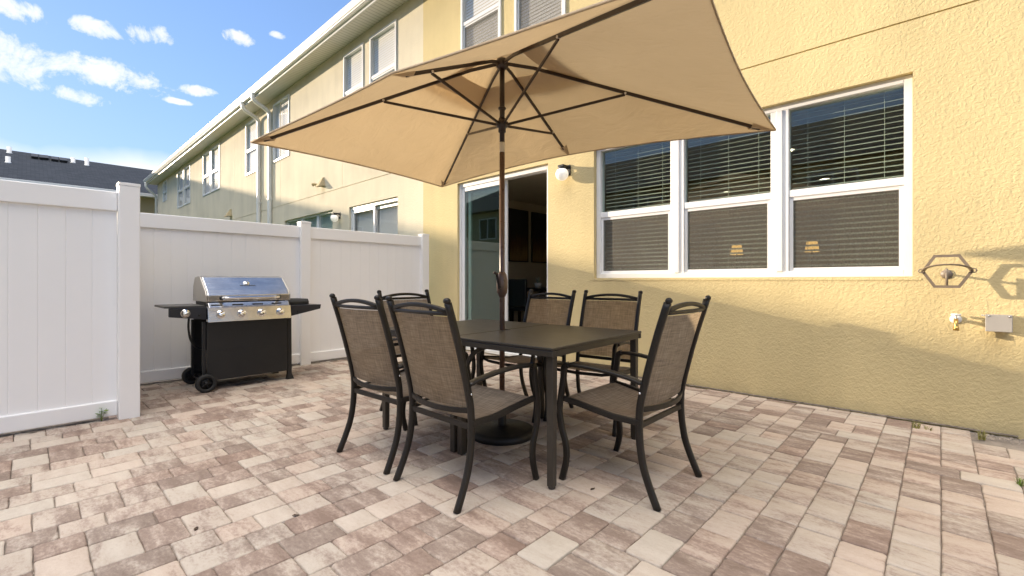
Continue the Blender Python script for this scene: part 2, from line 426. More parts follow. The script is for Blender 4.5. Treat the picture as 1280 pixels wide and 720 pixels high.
def pavers():
    g = .0785; X0, Y0, X1, Y1 = -6.12, -3.2, 4.0, 4.745
    nx = int((X1-X0)/g); ny = int((Y1-Y0)/g)
    occ = [[False]*(nx+4) for _ in range(ny+4)]; tiles = []; rnd = random.Random(5)
    for j in range(ny):
        i = 0
        while i < nx:
            if occ[j][i]: i += 1; continue
            L = 0
            while i+L < nx and not occ[j][i+L]: L += 1
            opts = [(3,2)]*7 + [(2,2)]*4 + [(2,3)]*9
            rnd.shuffle(opts)
            for wd, ht in opts:
                if wd <= L and L-wd != 1: break
            else: wd, ht = min(L, 2), 2
            for b in range(ht):
                for a in range(wd):
                    if j+b < ny+4: occ[j+b][i+a] = True
            tiles.append((i, j, wd, ht)); i += wd
    mb = MB()
    for i, j, wd, ht in tiles:
        gx = .0013
        x0 = X0+i*g+gx; x1 = X0+(i+wd)*g-gx; y0 = Y0+j*g+gx; y1 = min(Y1, Y0+(j+ht)*g)-gx
        if x0 > .10 and y1 > 4.60 - (x0-.10)*.16: continue   # a corner by the wall is left to gravel
        cx, cy = (x0+x1)/2, (y0+y1)/2; c = rnd.uniform(.006,.016); P = []
        near = (cx+2)**2+(cy-1.5)**2 < 30
        corners = [((x0,y0),pi),((x1,y0),1.5*pi),((x1,y1),0),((x0,y1),.5*pi)]
        for k, ((px,py),a0) in enumerate(corners):
            sx_ = 1 if px == x0 else -1; sy_ = 1 if py == y0 else -1
            for q in (0,1,2):
                a = a0 + q*pi/4
                P.append((px+sx_*c+cos(a)*c, py+sy_*c+sin(a)*c))
            nxt = corners[(k+1) % 4][0]
            for t in (.34,.66):
                ex, ey = px+(nxt[0]-px)*t, py+(nxt[1]-py)*t
                jx = rnd.uniform(-.0010,.0036); l = sqrt((cx-ex)**2+(cy-ey)**2)
                P.append((ex+(cx-ex)/l*jx, ey+(cy-ey)/l*jx))
        dz = rnd.uniform(-.0016,.0016); tx = rnd.uniform(-.008,.008); ty = rnd.uniform(-.008,.008)
        m_ = len(P); vs = []
        for ins, z in ((-.0012,-.03),(0,-.0045),(.0022,-.0016),(.0065,0)):
            for (px,py) in P:
                l = sqrt((cx-px)**2+(cy-py)**2); q = ins*1.2
                X, Y = px+(cx-px)/l*q, py+(cy-py)/l*q
                vs.append((X, Y, z+dz+(X-cx)*tx+(Y-cy)*ty))
        fs = []
        for r in range(3):
            for k in range(m_):
                fs.append((r*m_+k, r*m_+(k+1) % m_, (r+1)*m_+(k+1) % m_, (r+1)*m_+k))
        mb.add(vs, fs, True); b0 = len(mb.v)-m_
        mb.f.append(tuple(range(b0, b0+m_))); mb.sm.append(True)
    o = mb.build('patio_paving', M['paver'], weld=False)
    tag(o, kind='structure')
pavers()
# gravel left bare in the corner by the wall
gs = MB(); rr = random.Random(3)
for k in range(420):
    x = rr.uniform(.12,1.6); y = rr.uniform(4.62-(x-.10)*.16, 4.76); s = rr.uniform(.004,.011)
    vs = []; 
    for a in range(6):
        vs.append((x+s*cos(a*pi/3)*rr.uniform(.7,1.2), y+s*sin(a*pi/3)*rr.uniform(.7,1.2), -.010))
    vs += [(x+s*.4, y, -.010+s), (x-s*.4, y+s*.2, -.010+s*.9)]
    gs.add(vs, [(0,1,6),(1,2,6),(2,7,6),(2,3,7),(3,4,7),(4,5,7),(5,6,7),(5,0,6)])
tag(gs.build('gravel', M['stone']), 'loose dark gravel in the corner where the paving meets the yellow wall', 'gravel', kind='stuff')
# ragged soil along the foot of the fences and wall
sm_ = MB(); rr = random.Random(8)
def soil_strip(p, q, wid, nrm):
    p = Vector(p); q = Vector(q); L = (q-p).length; k = int(L/.06); A = []; B = []
    for i in range(k+1):
        c = p+(q-p)*i/k; ww = max(0.004, wid*rr.uniform(.15,1.0))
        A.append(c); B.append(c+Vector(nrm)*ww)
    for i in range(k): sm_.add([A[i]+Vector((0,0,.012)), A[i+1]+Vector((0,0,.012)), B[i+1]+Vector((0,0,.0035)), B[i]+Vector((0,0,.0035))], [(0,1,2,3)])
soil_strip((-6.13,.7,0),(-6.13,4.7,0),.10,(1,0,0)); soil_strip((-4.86,-3,0),(-4.86,.45,0),.085,(1,0,0)); soil_strip((-6,4.768,0),(.4,4.768,0),.022,(0,-1,0))
tag(sm_.build('soil_edge', M['soil'], weld=False), kind='structure')

# ------------------------------------------------------------------ the town house
house = thing('town_house', 'long two storey yellow stucco town house with white windows and eaves', 'house', (0,0,0))
XL, XR = -30.3, 7.0; ZT = 6.22
H_through = [(-3.10,-.157,1.132,2.745), (-5.69,-3.82,.0,2.672)]
UP = [(-5.59,-4.69,4.45,6.0),(-4.42,-3.52,4.45,6.0),(-9.54,-8.68,4.45,6.02),(-8.42,-7.45,4.45,6.02),(-13.7,-12.56,4.42,6.05),(-16.05,-14.93,4.42,6.05),
      (-21.18,-20.1,4.42,6.05),(-20.0,-18.9,4.42,6.05),(-25.62,-24.5,4.42,6.05),(-24.34,-23.22,4.42,6.05),(-28.86,-27.9,5.1,6.1),(-1.2,-.3,4.45,6.0),(-.1,.8,4.45,6.0)]
LOW = [(-12.9,-10.08,1.13,2.72),(-9.30,-7.42,.0,2.69)]
GROOVE_Z = 3.155; GROOVE_X = [-9.62,-17.2,-13.2]
def wall(XL, XR, nm, mt, ends):
    holes = [h for h in H_through+UP+LOW if XL < (h[0]+h[1])/2 < XR]; g = .006
    xs = {XL,XR}; zs = {-.05,ZT}
    for a,b,c,d in holes: xs |= {a,b}; zs |= {c,d}
    GX = [x for x in GROOVE_X if XL < x < XR]
    for x in GX: xs |= {x-g,x+g}
    zs |= {GROOVE_Z-g*1.2, GROOVE_Z+g*1.2}
    xs = sorted(xs); zs = sorted(z for z in zs)
    mb = MB(); T = .17
    for i in range(len(xs)-1):
        for k in range(len(zs)-1):
            a,b,c,d = xs[i],xs[i+1],zs[k],zs[k+1]; mx,mz = (a+b)/2,(c+d)/2
            if any(h[0]<mx<h[1] and h[2]<mz<h[3] for h in holes): continue
            gr = (abs(mz-GROOVE_Z) < g*1.2) or any(abs(mx-x) < g and mz > GROOVE_Z for x in GX)
            y = YW+(.012 if gr else 0)
            mb.quad((a,y,c),(b,y,c),(b,y,d),(a,y,d))
    # groove walls
    z0,z1 = GROOVE_Z-g*1.2, GROOVE_Z+g*1.2
    for z in (z0,z1): mb.quad((XL,YW,z),(XR,YW,z),(XR,YW+.012,z),(XL,YW+.012,z))
    for x in GX:
        for q in (x-g,x+g): mb.quad((q,YW,z1),(q,YW+.012,z1),(q,YW+.012,ZT),(q,YW,ZT))
    for a,b,c,d in holes:                                   # reveals
        for p,q in (((a,c),(b,c)),((b,c),(b,d)),((b,d),(a,d)),((a,d),(a,c))):
            mb.quad((p[0],YW,p[1]),(q[0],YW,q[1]),(q[0],YW+T,q[1]),(p[0],YW+T,p[1]))
    for a,b,c,d in [h for h in holes if h not in H_through]: mb.quad((a,YW+T,c),(b,YW+T,c),(b,YW+T,d),(a,YW+T,d))
    # end walls
    for x in ends: mb.quad((x,YW,-.05),(x,YW,ZT),(x,YW+9,ZT),(x,YW+9,-.05))
    mb.quad((XL,YW+9,-.05),(XL,YW+9,ZT),(XR,YW+9,ZT),(XR,YW+9,-.05))
    return mb.build(nm, mt, house)
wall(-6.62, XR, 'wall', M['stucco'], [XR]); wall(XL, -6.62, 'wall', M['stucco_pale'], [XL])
# eaves
GY = 4.27
e = MB(); e.box(XL-.35, XR, GY+.10, YW+.02, 6.225, 6.245); e.build('soffit', M['soffit'], house)
e = MB(); e.box(XL-.37, XR, GY+.075, GY+.098, 6.19, 6.42); e.build('fascia', M['gutter'], house)
gp = [(GY+.073,6.25),(GY+.02,6.25),(GY-.02,6.30),(GY-.035,6.335),(GY-.05,6.37),(GY-.055,6.41),(GY-.04,6.41),(GY-.035,6.375),(GY+.0,6.265),(GY+.065,6.265),(GY+.073,6.41)]
e = MB(); e.prism(gp, 0, XL-.42, XR); gut = e.build('gutter', M['gutter'], house)
e = MB(); e.prism([(GY-.03,6.43),(YW+4.5,8.55),(YW+9.5,6.43),(YW+9.5,6.38),(YW+4.5,8.48),(GY-.03,6.39)], 0, XL-.40, XR+.3); e.build('roof', M['shingle'], house)
for x in (-14.75,-13.85):
    e = MB(); e.tube(smooth_path([(x,GY+.02,6.28),(x,GY+.02,6.17),(x,GY+.10,6.06),(x,YW-.13,5.92),(x,YW-.055,5.80),(x,YW-.055,5.6)],4)+[(x,YW-.055,3),(x,YW-.055,.05)], 1, prof=[(a*.055,b*.045) for a,b in ((-.8,-1),(.8,-1),(1,-.8),(1,.8),(.8,1),(-.8,1),(-1,.8),(-1,-.8))], up=(0,-1,.001))
    ds = e.build('downspout', M['gutter'], house)
    for z in (5.3,3.4):
        s = MB(); s.box(x-.075,x+.075,YW-.103,YW-.001,z,z+.03); s.build('strap', M['gutter'], ds)
e = MB(); x = XL-.1
e.tube(smooth_path([(x,GY+.03,6.27),(x,GY+.05,6.0),(x,YW-.2,5.75),(x,YW-.05,5.6)],5)+[(x,YW-.05,.05)], .06, 8); e.build('downspout', M['gutter'], house)

def frame_bars(mb, x0,x1,z0,z1, w, y0,y1):
    mb.box(x0,x0+w,y0,y1,z0,z1); mb.box(x1-w,x1,y0,y1,z0,z1); mb.box(x0+w,x1-w,y0,y1,z0,z0+w); mb.box(x0+w,x1-w,y0,y1,z1-w,z1)
def sash_window(x0,x1,z0,z1, zm, shade=True, screen=True, y=YW+.03, gl='glass'):
    f = MB(); w_ = .045
    frame_bars(f, x0,x1,z0,z1, w_, y, y+.09); f.box(x0+w_,x1-w_, y+.012,y+.07, zm-.028,zm+.028)
    fo = f.build('window', M['frame'], house, bevel=.004)
    s = MB(); frame_bars(s, x0+w_+.002,x1-w_-.002,z0+w_+.002,zm-.030,.028, y+.022,y+.06); s.build('sash', M['frame'], fo, bevel=.003)
    g = MB(); g.box(x0+w_,x1-w_, y+.050,y+.056, zm+.028,z1-w_); g.box(x0+w_+.03,x1-w_-.03, y+.040,y+.046, z0+w_+.03,zm-.058); 
    if gl == 'clear':
        g = MB(); g.quad((x0+w_,y+.052,zm+.028),(x1-w_,y+.052,zm+.028),(x1-w_,y+.052,z1-w_),(x0+w_,y+.052,z1-w_)); g.quad((x0+w_+.03,y+.042,z0+w_+.03),(x1-w_-.03,y+.042,z0+w_+.03),(x1-w_-.03,y+.042,zm-.058),(x0+w_+.03,y+.042,zm-.058))
    g.build('pane', M[gl], fo)
    if screen:
        s = MB(); s.quad((x0+w_+.03,y+.028,z0+w_+.03),(x1-w_-.03,y+.028,z0+w_+.03),(x1-w_-.03,y+.028,zm-.058),(x0+w_+.03,y+.028,zm-.058)); s.build('insect_screen', M['screen'], fo)
    if shade:
        s = MB(); k = int((z1-z0)/.05)
        for i in range(k):                                 # closed slats, slightly lapped
            za = z0+w_+i*(z1-z0-2*w_)/k; zb = z0+w_+(i+1)*(z1-z0-2*w_)/k
            s.quad((x0+.02,y+.070,za),(x1-.02,y+.070,za),(x1-.02,y+.078,zb),(x0+.02,y+.078,zb))
        s.build('blind', M['shade'], fo, weld=False)
    return fo
for a,b,c,d in UP:
    far = a < -13
    sash_window(a,b,c,d, c+(d-c)*.47, shade=True, screen=(a in (-5.59,-4.42,-1.2,-.1)) , y=YW-.022, gl='clear')
# the neighbour's triple window and sliding door
for a,b in ((-12.9,-11.92),(-11.9,-11.0),(-10.98,-10.08)): sash_window(a,b,1.13,2.72,1.95,shade=True,screen=False,y=YW+.06)

# main triple window with open blinds
def main_window():
    x0,x1,z0,z1 = -3.10,-.157,1.132,2.745; y = YW+.055
    f = MB(); w_ = .055
    frame_bars(f, x0+.001,x1-.001,z0+.001,z1-.001, w_, y, y+.10)
    mull = [(-2.155,-2.005),(-1.172,-1.022)]
    for a,b in mull:
        f.box(a,b,y+.004,y+.096,z0+w_,z1-w_)
        f.box(a+.05,b-.05,y-.008,y+.004,z0+w_,z1-w_)
    units = [(x0+w_,mull[0][0]),(mull[0][1],mull[1][0]),(mull[1][1],x1-w_)]; zm = 1.905
    for a,b in units: f.box(a,b,y+.010,y+.075,zm-.033,zm+.033)
    fo = f.build('window', M['frame'], house, bevel=.004); fo['label'] = 'wide white triple window with open blinds'
    for a,b in units:
        s = MB(); frame_bars(s, a+.002,b-.002,z0+w_+.002,zm-.035,.030, y+.02,y+.06); s.build('sash', M['frame'], fo, bevel=.003)
        s = MB(); s.box(a,b,y+.055,y+.061,zm+.033,z1-w_); s.box(a+.032,b-.032,y+.040,y+.046,z0+w_+.032,zm-.065); s.build('pane', M['glass'], fo)
        s = MB(); s.quad((a+.032,y+.027,z0+w_+.032),(b-.032,y+.027,z0+w_+.032),(b-.032,y+.027,zm-.065),(a+.032,y+.027,zm-.065)); s.build('insect_screen', M['screen'], fo)
        s = MB(); z = z0+.07; yb = y+.15
        while z < z1-.05:
            vs = []                                        # a curved slat, open, outer edge a little low
            for k,(dy,dz) in enumerate(((-.024,-.012),(-.008,-.001),(.008,.005),(.024,.008))):
                vs += [(a+.004,yb+dy,z+dz),(b-.004,yb+dy,z+dz)]
            s.add(vs, [(0,1,3,2),(2,3,5,4),(4,5,7,6)], True); z += .0455
        s.box(a+.003,b-.003,yb-.026,yb+.026,z1-.055,z1-.01)
        s.build('blind', M['slat'], fo, weld=False)
        s = MB()
        for t in (.16,.5,.84):
            xx = a+(b-a)*t; s.tube([(xx,yb-.027,z0+.06),(xx,yb-.027,z1-.05)],.0022,5)
        s.build('cord', M['slat'], fo)
    # sloping stucco sill
    s = MB(); s.prism([(YW-.004,z0-.028),(YW+.054,z0-.028),(YW+.054,z0-.001),(YW-.004,z0-.012)],0,x0-.05,x1+.05); s.build('sill', M['stucco'], fo)
main_window()

def sliding_door(x0,x1,z1,open_, y=YW+.04, glass='glass_low', vert=False):
    f = MB(); w_ = .05
    f.box(x0+.001,x0+w_,y,y+.12,0,z1-.001); f.box(x1-w_,x1-.001,y,y+.12,0,z1-.001); f.box(x0+w_,x1-w_,y,y+.12,z1-w_-.02,z1-.001); f.box(x0+w_,x1-w_,y,y+.12,0,.045)
    fo = f.build('sliding_door', M['frame'], house, bevel=.004); xm = (x0+x1)/2
    def panel(a,b,yy):
        p = MB(); p.box(a,a+.06,yy,yy+.035,.05,z1-.075); p.box(b-.06,b,yy,yy+.035,.05,z1-.075); p.box(a+.06,b-.06,yy,yy+.035,.05,.13); p.box(a+.06,b-.06,yy,yy+.035,z1-.14,z1-.075)
        p.build('door_panel', M['frame'], fo, bevel=.004)
        g = MB(); g.box(a+.06,b-.06,yy+.015,yy+.021,.13,z1-.14); g.build('pane', M[glass], fo)
    panel(x0+w_+.004, xm+.03, y+.012)
    panel(x0+w_+.10, xm+.07, y+.062) if open_ else panel(xm-.03, x1-w_-.004, y+.062)
    if vert:
        s = MB(); x = x0+.08
        while x < x1-.1:
            s.add([(x,YW+.135,.05),(x+.06,YW+.165,.05),(x+.06,YW+.165,z1-.1),(x,YW+.135,z1-.1)],[(0,1,2,3)]); x += .085
        s.build('blind', M['shade'], fo, weld=False)
    else:
        h = MB(); h.box(xm+.03,xm+.05,y-.02,y+.010,.95,1.2); h.build('handle', M['frame'], fo, bevel=.004)
    return fo
sliding_door(-5.69,-3.82,2.672,True)
sliding_door(-9.30,-7.42,2.69,False,vert=True,glass='clear')

# room behind the open door and the big window
RX0,RX1,RY0,RY1,RZ = -6.5,.6,YW+.19,YW+6.2,2.78
r = MB(); r.quad((RX0,RY0,.0),(RX1,RY0,.0),(RX1,RY1,.0),(RX0,RY1,.0)); r.build('room_floor', M['int_floor'], house)
r = MB()
r.box(RX0-.1,RX0,RY0-.02,RY1,0,RZ); r.box(RX1,RX1+.1,RY0-.02,RY1,0,RZ); r.box(RX0,RX1,RY1,RY1+.1,0,RZ); r.box(RX0-.1,RX1+.1,RY0-.02,RY1+.1,RZ,RZ+.1)
# inside face of the front wall, round the openings
ys = RY0-.015
for a,b,c,d in ((RX0,-5.69,0,RZ),(-5.69,-3.82,2.672,RZ),(-3.82,-3.10,0,RZ),(-3.10,-.157,0,1.132),(-3.10,-.157,2.745,RZ),(-.157,RX1,0,RZ)): r.quad((a,ys,c),(b,ys,c),(b,ys,d),(a,ys,d))
r.build('room_wall', M['interior'], house)

# ------------------------------------------------------------------ things in the room
def wall_picture(y0,y1,z0,z1,label):
    t = thing('wall_picture', label, 'picture', (RX0+.002,(y0+y1)/2,z0), 0, 'pictures on the room wall')
    w2 = (y1-y0)/2; h = z1-z0
    c = MB(); c.box(.004,.028,-w2+.02,w2-.02,.02,h-.02); c.build('canvas', M['picture'], t)
    f = MB(); f.box(0,.035,-w2,-w2+.02,0,h); f.box(0,.035,w2-.02,w2,0,h); f.box(0,.035,-w2+.02,w2-.02,0,.02); f.box(0,.035,-w2+.02,w2-.02,h-.02,h); f.build('frame', M['dark_wood'], t)
wall_picture(6.80,7.40,1.50,2.60,'dark abstract painting inside the door, the one nearer the umbrella pole')
wall_picture(7.52,8.12,1.50,2.60,'dark abstract painting inside the door, the one nearer the door jamb')
ct = thing('high_table', 'dark high table holding a potted plant inside the open door', 'table', (-5.72,6.95,0))
t = MB(); t.box(-.45,.45,-.5,.5,.90,.96); t.build('tabletop', M['dark_wood'], ct, bevel=.005)
for sx_ in (-1,1):
    for sy_ in (-1,1):
        t = MB(); t.box(sx_*.40-.03,sx_*.40+.03,sy_*.45-.03,sy_*.45+.03,0,.899); t.build('leg', M['dark_wood'], ct)
def bar_chair(loc, rz, label):
    c = thing('bar_chair', label, 'chair', loc, rz, 'black high back chairs in the room')
    t = MB(); t.box(-.23,.23,-.22,.22,.58,.66); t.build('seat', M['cloth_black'], c, bevel=.02)
    t = MB(); t.box(-.23,.23,-.25,-.19,.655,1.13); t.build('backrest', M['cloth_black'], c, bevel=.02)
    for a in (-1,1):
        for b in (-1,1):
            t = MB(); t.box(a*.2-.02,a*.2+.02,b*.19-.02,b*.19+.02,0,.579); t.build('leg', M['dark_wood'], c)
bar_chair((-5.36,5.98,0),R(8),'black high back chair inside the open door, nearest the umbrella pole')
bar_chair((-5.75,7.75,0),R(182),'black high back chair inside the open door, beside the potted plant')
pp = thing('potted_plant', 'small plant in a white pot inside the open door', 'plant', (-5.54,6.62,.961))
t = MB(); t.lathe([(0,0),(.055,0),(.07,.1),(.062,.1),(.058,.08),(0,.08)], n=20); t.build('pot', M['pot'], pp)
t = MB(); rr = random.Random(4)
for k in range(26):
    a = rr.uniform(0,2*pi); l = rr.uniform(.06,.15); r_ = rr.uniform(.02,.07); d = Vector((cos(a)*r_,sin(a)*r_,.08+l)); s = Vector((-sin(a),cos(a),0))*.012
    b_ = Vector((cos(a)*.01,sin(a)*.01,.08)); mdl = (b_+d)/2+Vector((0,0,.02))
    t.add([b_,mdl-s,d,mdl+s],[(0,1,2,3)])
t.build('foliage', vary('pale_leaf',(.30,.34,.26),.6,amt=.3,scale=20), pp)
def floor_lamp(x,y,z,label):
    L = thing('floor_lamp', label, 'lamp', (x,y,0), 0, 'lamps lit inside the room')
    t = MB(); t.lathe([(0,0),(.13,0),(.13,.02),(.012,.035),(.012,z+.02),(0,z+.02)], n=16); t.build('stand', M['dark_wood'], L)
    t = MB(); t.lathe([(.105,z-.075),(.075,z+.09),(.072,z+.09),(.102,z-.075)], n=20); t.build('lamp_shade', M['lampshade'], L)
p = ray(921,313)*8.0; floor_lamp(p.x,p.y,1.1+p.z,'small lit lamp behind the middle lower pane of the triple window')
p = ray(1015,309)*7.4; floor_lamp(p.x,p.y,1.1+p.z,'small lit lamp behind the right lower pane of the triple window')
for (u,v,lb) in ((909,240,'round ceiling light behind the middle upper pane'),(1031,224,'round ceiling light behind the right upper pane, above its middle rail'),(985,188,'round ceiling light showing beside the left edge of the right pane')):
    d = ray(u,v); p = d*((RZ-1.1-.01)/d.z); p.y = min(p.y, RY1-.4)
    L = thing('ceiling_light', lb, 'light', (p.x,p.y,RZ-.002), 0, 'ceiling lights in the room')
    t = MB(); t.lathe([(.075,0),(.10,0),(.10,-.012),(.075,-.012),(.075,0)], n=20); t.build('trim', M['white_metal'], L)
    t = MB(); t.lathe([(0,-.006),(.074,-.006)], n=20); t.build('lens', M['downlight'], L)

# ------------------------------------------------------------------ fittings on the house wall
def wall_lamp(x,z,label):
    L = thing('wall_lamp', label, 'wall lamp', (x,YW,z), 0, 'globe lamps on the yellow wall')
    t = MB(); t.box(-.055,.055,-.022,-.001,-.02,.115); t.box(-.045,.045,-.15,-.022,.075,.10); t.lathe([(0,.05),(.052,.05),(.052,.076),(0,.076)],(0,-.115,0),20); t.build('bracket', M['black'], L, bevel=.004)
    t = MB(); pr = [(.001,-.085+.0)]+[(.082*sin(a),-.005-.082*cos(a)) for a in [pi*k/16 for k in range(1,14)]]+[(.045,.052)]
    t.lathe(pr,(0,-.115,-.012),24); t.build('globe', M['globe'], L)
wall_lamp(-3.50,2.47,'round white globe lamp on a black bracket between the door and the window')
wall_lamp(-9.75,2.50,'round white globe lamp far off, above the fence by the neighbour\'s door')

def vent(x,z,s,label,pipe):
    V = thing('wall_vent', label, 'vent', (x,YW,z), 0, 'vent hoods on the yellow wall')
    t = MB(); t.add([(-s,-.001,0),(s,-.001,0),(s*.6,-.001,2.0*s),(-s*.6,-.001,2.0*s),(-s,-1.6*s,-.3*s),(s,-1.6*s,-.3*s),(s*.2,-.25*s,2.0*s),(-s*.2,-.25*s,2.0*s)],[(0,4,7,3),(1,2,6,5),(4,5,6,7),(3,7,6,2)])
    t.build('hood', M['stucco_far'], V)
    if pipe:
        t = MB(); t.tube([(-3.3*s,-.001,.8*s),(-3.3*s,-.10,.8*s),(-2.8*s,-.14,.7*s),(-2.2*s,-.14,.3*s)],.028,8); t.build('pipe', M['stucco_far'], V)
vent(-10.55,3.32,.10,'triangular vent hood with a stub pipe above the neighbour\'s window',True)
vent(-17.6,3.3,.12,'small vent hood on the far shaded wall above the barbecue',False)

ph = thing('planter_holder', 'empty hexagonal bronze planter holder on the yellow wall', 'planter holder', (.035,YW,1.17))
hexa = MB(); yo = -.15; a_ = .130
hp = [(a_*cos(k*pi/3), yo, a_*sin(k*pi/3)) for k in range(6)]
hexa.tube(hp, 1, prof=RECT(.022,.016), closed=True, smooth=False, up=(0,1,0)); hexa.build('hexagon_frame', M['taupe'], ph)
rg = MB(); rg.tube([(.128*cos(t),yo-.012-.12*sin(t),.004+.042*sin(t)) for t in [k*pi/24 for k in range(25)]],1,prof=RECT(.022,.005),up=(0,.3,1))
for q in (-1,1): rg.tube([(q*.138+.016*cos(t),yo-.012,.004+.014*sin(t)) for t in [k*pi/8 for k in range(16)]],.004,6,closed=True)
rg.build('ring', M['taupe'], ph)
ar = MB(); ar.tube([(0,-.001,-.02),(0,-.05,-.02),(0,yo,-.02)],.008,8); ar.tube([(0,yo,.02),(0,yo,-.11)],.008,8); ar.lathe([(0,0),(.035,0),(.035,.006),(0,.006)],(0,-.001,-.02),16,mat=Matrix.Rotation(R(90),4,'X')); ar.build('wall_mount', M['taupe'], ph)

fc = thing('wall_faucet', 'brass garden tap with a white collar on the yellow wall', 'tap', (.085,YW,.80))
t = MB(); t.lathe([(0,0),(.035,0),(.03,.012),(.0,.012)],(0,-.001,.012),16,mat=Matrix.Rotation(R(90),4,'X')); t.build('collar', M['white_metal'], fc)
t = MB(); t.tube(smooth_path([(0,-.01,.012),(0,-.05,.01),(0,-.085,-.005),(0,-.10,-.045)],4),.013,10); t.lathe([(0,-.03),(.017,-.03),(.017,0),(0,0)],(0,-.10,-.035),12); t.build('spout', M['brass'], fc)
t = MB(); t.tube([(0,-.06,.012),(0,-.06,.045)],.006,8); t.lathe([(.001,0),(.026,.002),(.03,.008),(.026,.014),(.001,.016)],(0,-.06,.042),14); t.build('handle', M['white_metal'], fc)
bx = thing('outlet_box', 'grey metal outlet box with a blank cover on the yellow wall', 'outlet box', (.30,YW,.80))
t = MB(); t.box(-.062,.062,-.085,-.001,-.055,.058); t.build('housing', M['greybox'], bx, bevel=.004)
t = MB(); t.box(-.066,.066,-.096,-.0865,-.059,.062); t.build('cover', M['greybox'], bx, bevel=.003)
t = MB()
for a in (-.05,.05): t.lathe([(0,0),(.005,0),(.005,.004),(0,.004)],(a,-.0962,.05),8,mat=Matrix.Rotation(R(90),4,'X'))
t.tube([(-.066,-.08,.05),(-.085,-.08,.055)],.005,6); t.build('screw', M['chrome'], bx)

# ------------------------------------------------------------------ fences
def fence_run(mb_o, X, y0, y1, ztop, parent):
    """one panel between posts, running along Y, its face towards +X at X"""
    t = MB(); t.box(X-.045,X,y0,y1,ztop-.155,ztop); t.build('top_rail', M['vinyl'], parent, bevel=.008)
    t = MB(); t.box(X-.045,X,y0,y1,.025,.145); t.build('bottom_rail', M['vinyl'], parent, bevel=.008)
    t = MB(); y = y0; pw = .147; g = .0035
    while y < y1-.01:
        b = min(y+pw, y1)
        t.add([(X-.025,y,.10),(X-.022,y+g,.10),(X-.022,b-g,.10),(X-.025,b,.10),(X-.025,y,ztop-.12),(X-.022,y+g,ztop-.12),(X-.022,b-g,ztop-.12),(X-.025,b,ztop-.12)],[(0,1,5,4),(1,2,6,5),(2,3,7,6)])
        y = b
    t.build('board_panel', M['vinyl'], parent, weld=True)
def fence_post(X, y, h, parent, w=.064):
    t = MB(); t.box(X-w,X+w,y-w,y+w,-.02,h); po = t.build('post', M['vinyl'], parent, bevel=.006)
    c = w+.002
    t = MB(); t.box(X-c,X+c,y-c,y+c,h,h+.022); t.add([(X-c,y-c,h+.022),(X+c,y-c,h+.022),(X+c,y+c,h+.022),(X-c,y+c,h+.022),(X,y,h+.034)],[(0,1,4),(1,2,4),(2,3,4),(3,0,4)]); t.build('post_cap', M['vinyl'], po, weld=False)
fb = thing('vinyl_fence', 'white vinyl privacy fence behind the barbecue, ending at the house', 'fence', (0,0,0))
XB = -6.10
fence_run(None, XB, .64, 2.45, 1.815, fb); fence_run(None, XB, 2.575, 4.36, 1.815, fb)
fence_post(XB-.022, 2.51, 1.855, fb); fence_post(XB-.022, 4.42, 1.835, fb); fence_post(XB-.022, .57, 1.84, fb)
fa = thing('vinyl_fence', 'white vinyl privacy fence nearest the camera, at the left edge', 'fence', (0,0,0))
XA = -4.80
fence_run(None, XA, -2.0, .50, 1.812, fa); fence_run(None, XA, -3.9, -2.13, 1.812, fa)
fence_post(XA-.022+.03, .566, 1.86, fa, .066); fence_post(XA-.022, -2.065, 1.86, fa)
t = MB(); t.box(XB+.05,XA-.085,.545,.59,.025,1.81); t.build('return_panel', M['vinyl'], fa, bevel=.006)

# ------------------------------------------------------------------ building beyond the left fence
lb = thing('apartment_building', 'far beige building with a long dark shingle roof beyond the left fence', 'building', (0,0,0))
rx, rz_, ex, ez = -38.0, 8.42, -31.9, 5.93
t = MB(); t.prism([(ex,ez),(rx,rz_),(2*rx-ex,ez),(2*rx-ex,ez-.12),(rx,rz_-.14),(ex,ez-.12)],1,-46,30); t.build('roof', M['shingle'], lb)
t = MB(); t.box(2*rx-ex+.4,ex-.45,-45.6,29.6,-.05,ez-.14); t.build('wall', M['stucco_far'], lb)
t = MB(); t.box(ex-.06,ex+.09,-46,30,ez-.20,ez-.02); t.build('gutter', M['gutter'], lb, bevel=.02)
t = MB(); t.box(ex-.45,ex-.062,-46,30,ez-.19,ez-.165); t.build('soffit', M['gutter'], lb)
xw = ex-.45
def far_window(y0,y1,z0,z1):
    f = MB(); 
    f.box(xw+.001,xw+.05,y0,y0+.09,z0,z1); f.box(xw+.001,xw+.05,y1-.09,y1,z0,z1); f.box(xw+.001,xw+.05,y0+.09,y1-.09,z0,z0+.09); f.box(xw+.001,xw+.05,y0+.09,y1-.09,z1-.09,z1)
    fo = f.build('window', M['frame'], lb); g = MB(); g.box(xw+.004,xw+.02,y0+.09,y1-.09,z0+.09,z1-.09); g.build('pane', M['glass_dark'], fo)
M['glass_dark'] = mat('dark_glass', (.02,.03,.03), .05, 0, .8)
for y0 in (5.0,-.5,-8,-16,-24): far_window(y0,y0+1.6,4.0,5.3)
slope = (rz_-ez)/(rx-ex)
def roof_pt(u,v):
    d = ray(u,v)                                            # meet the plane z = ez + slope*(x-ex)
    k = (ez-1.1-slope*ex)/(d.z-slope*d.x); return Vector((d.x*k,d.y*k,1.1+d.z*k))
for u,v,h in ((11.5,191,.32),(10,203,.30),(91.3,203,.28),(108.5,206.5,.42)):
    p = roof_pt(u,v); t = MB(); t.lathe([(.0,-.1),(.13,-.1),(.13,.0),(.10,.0),(.10,h),(0,h)],p,10); t.build('roof_vent', M['white_metal'], lb)
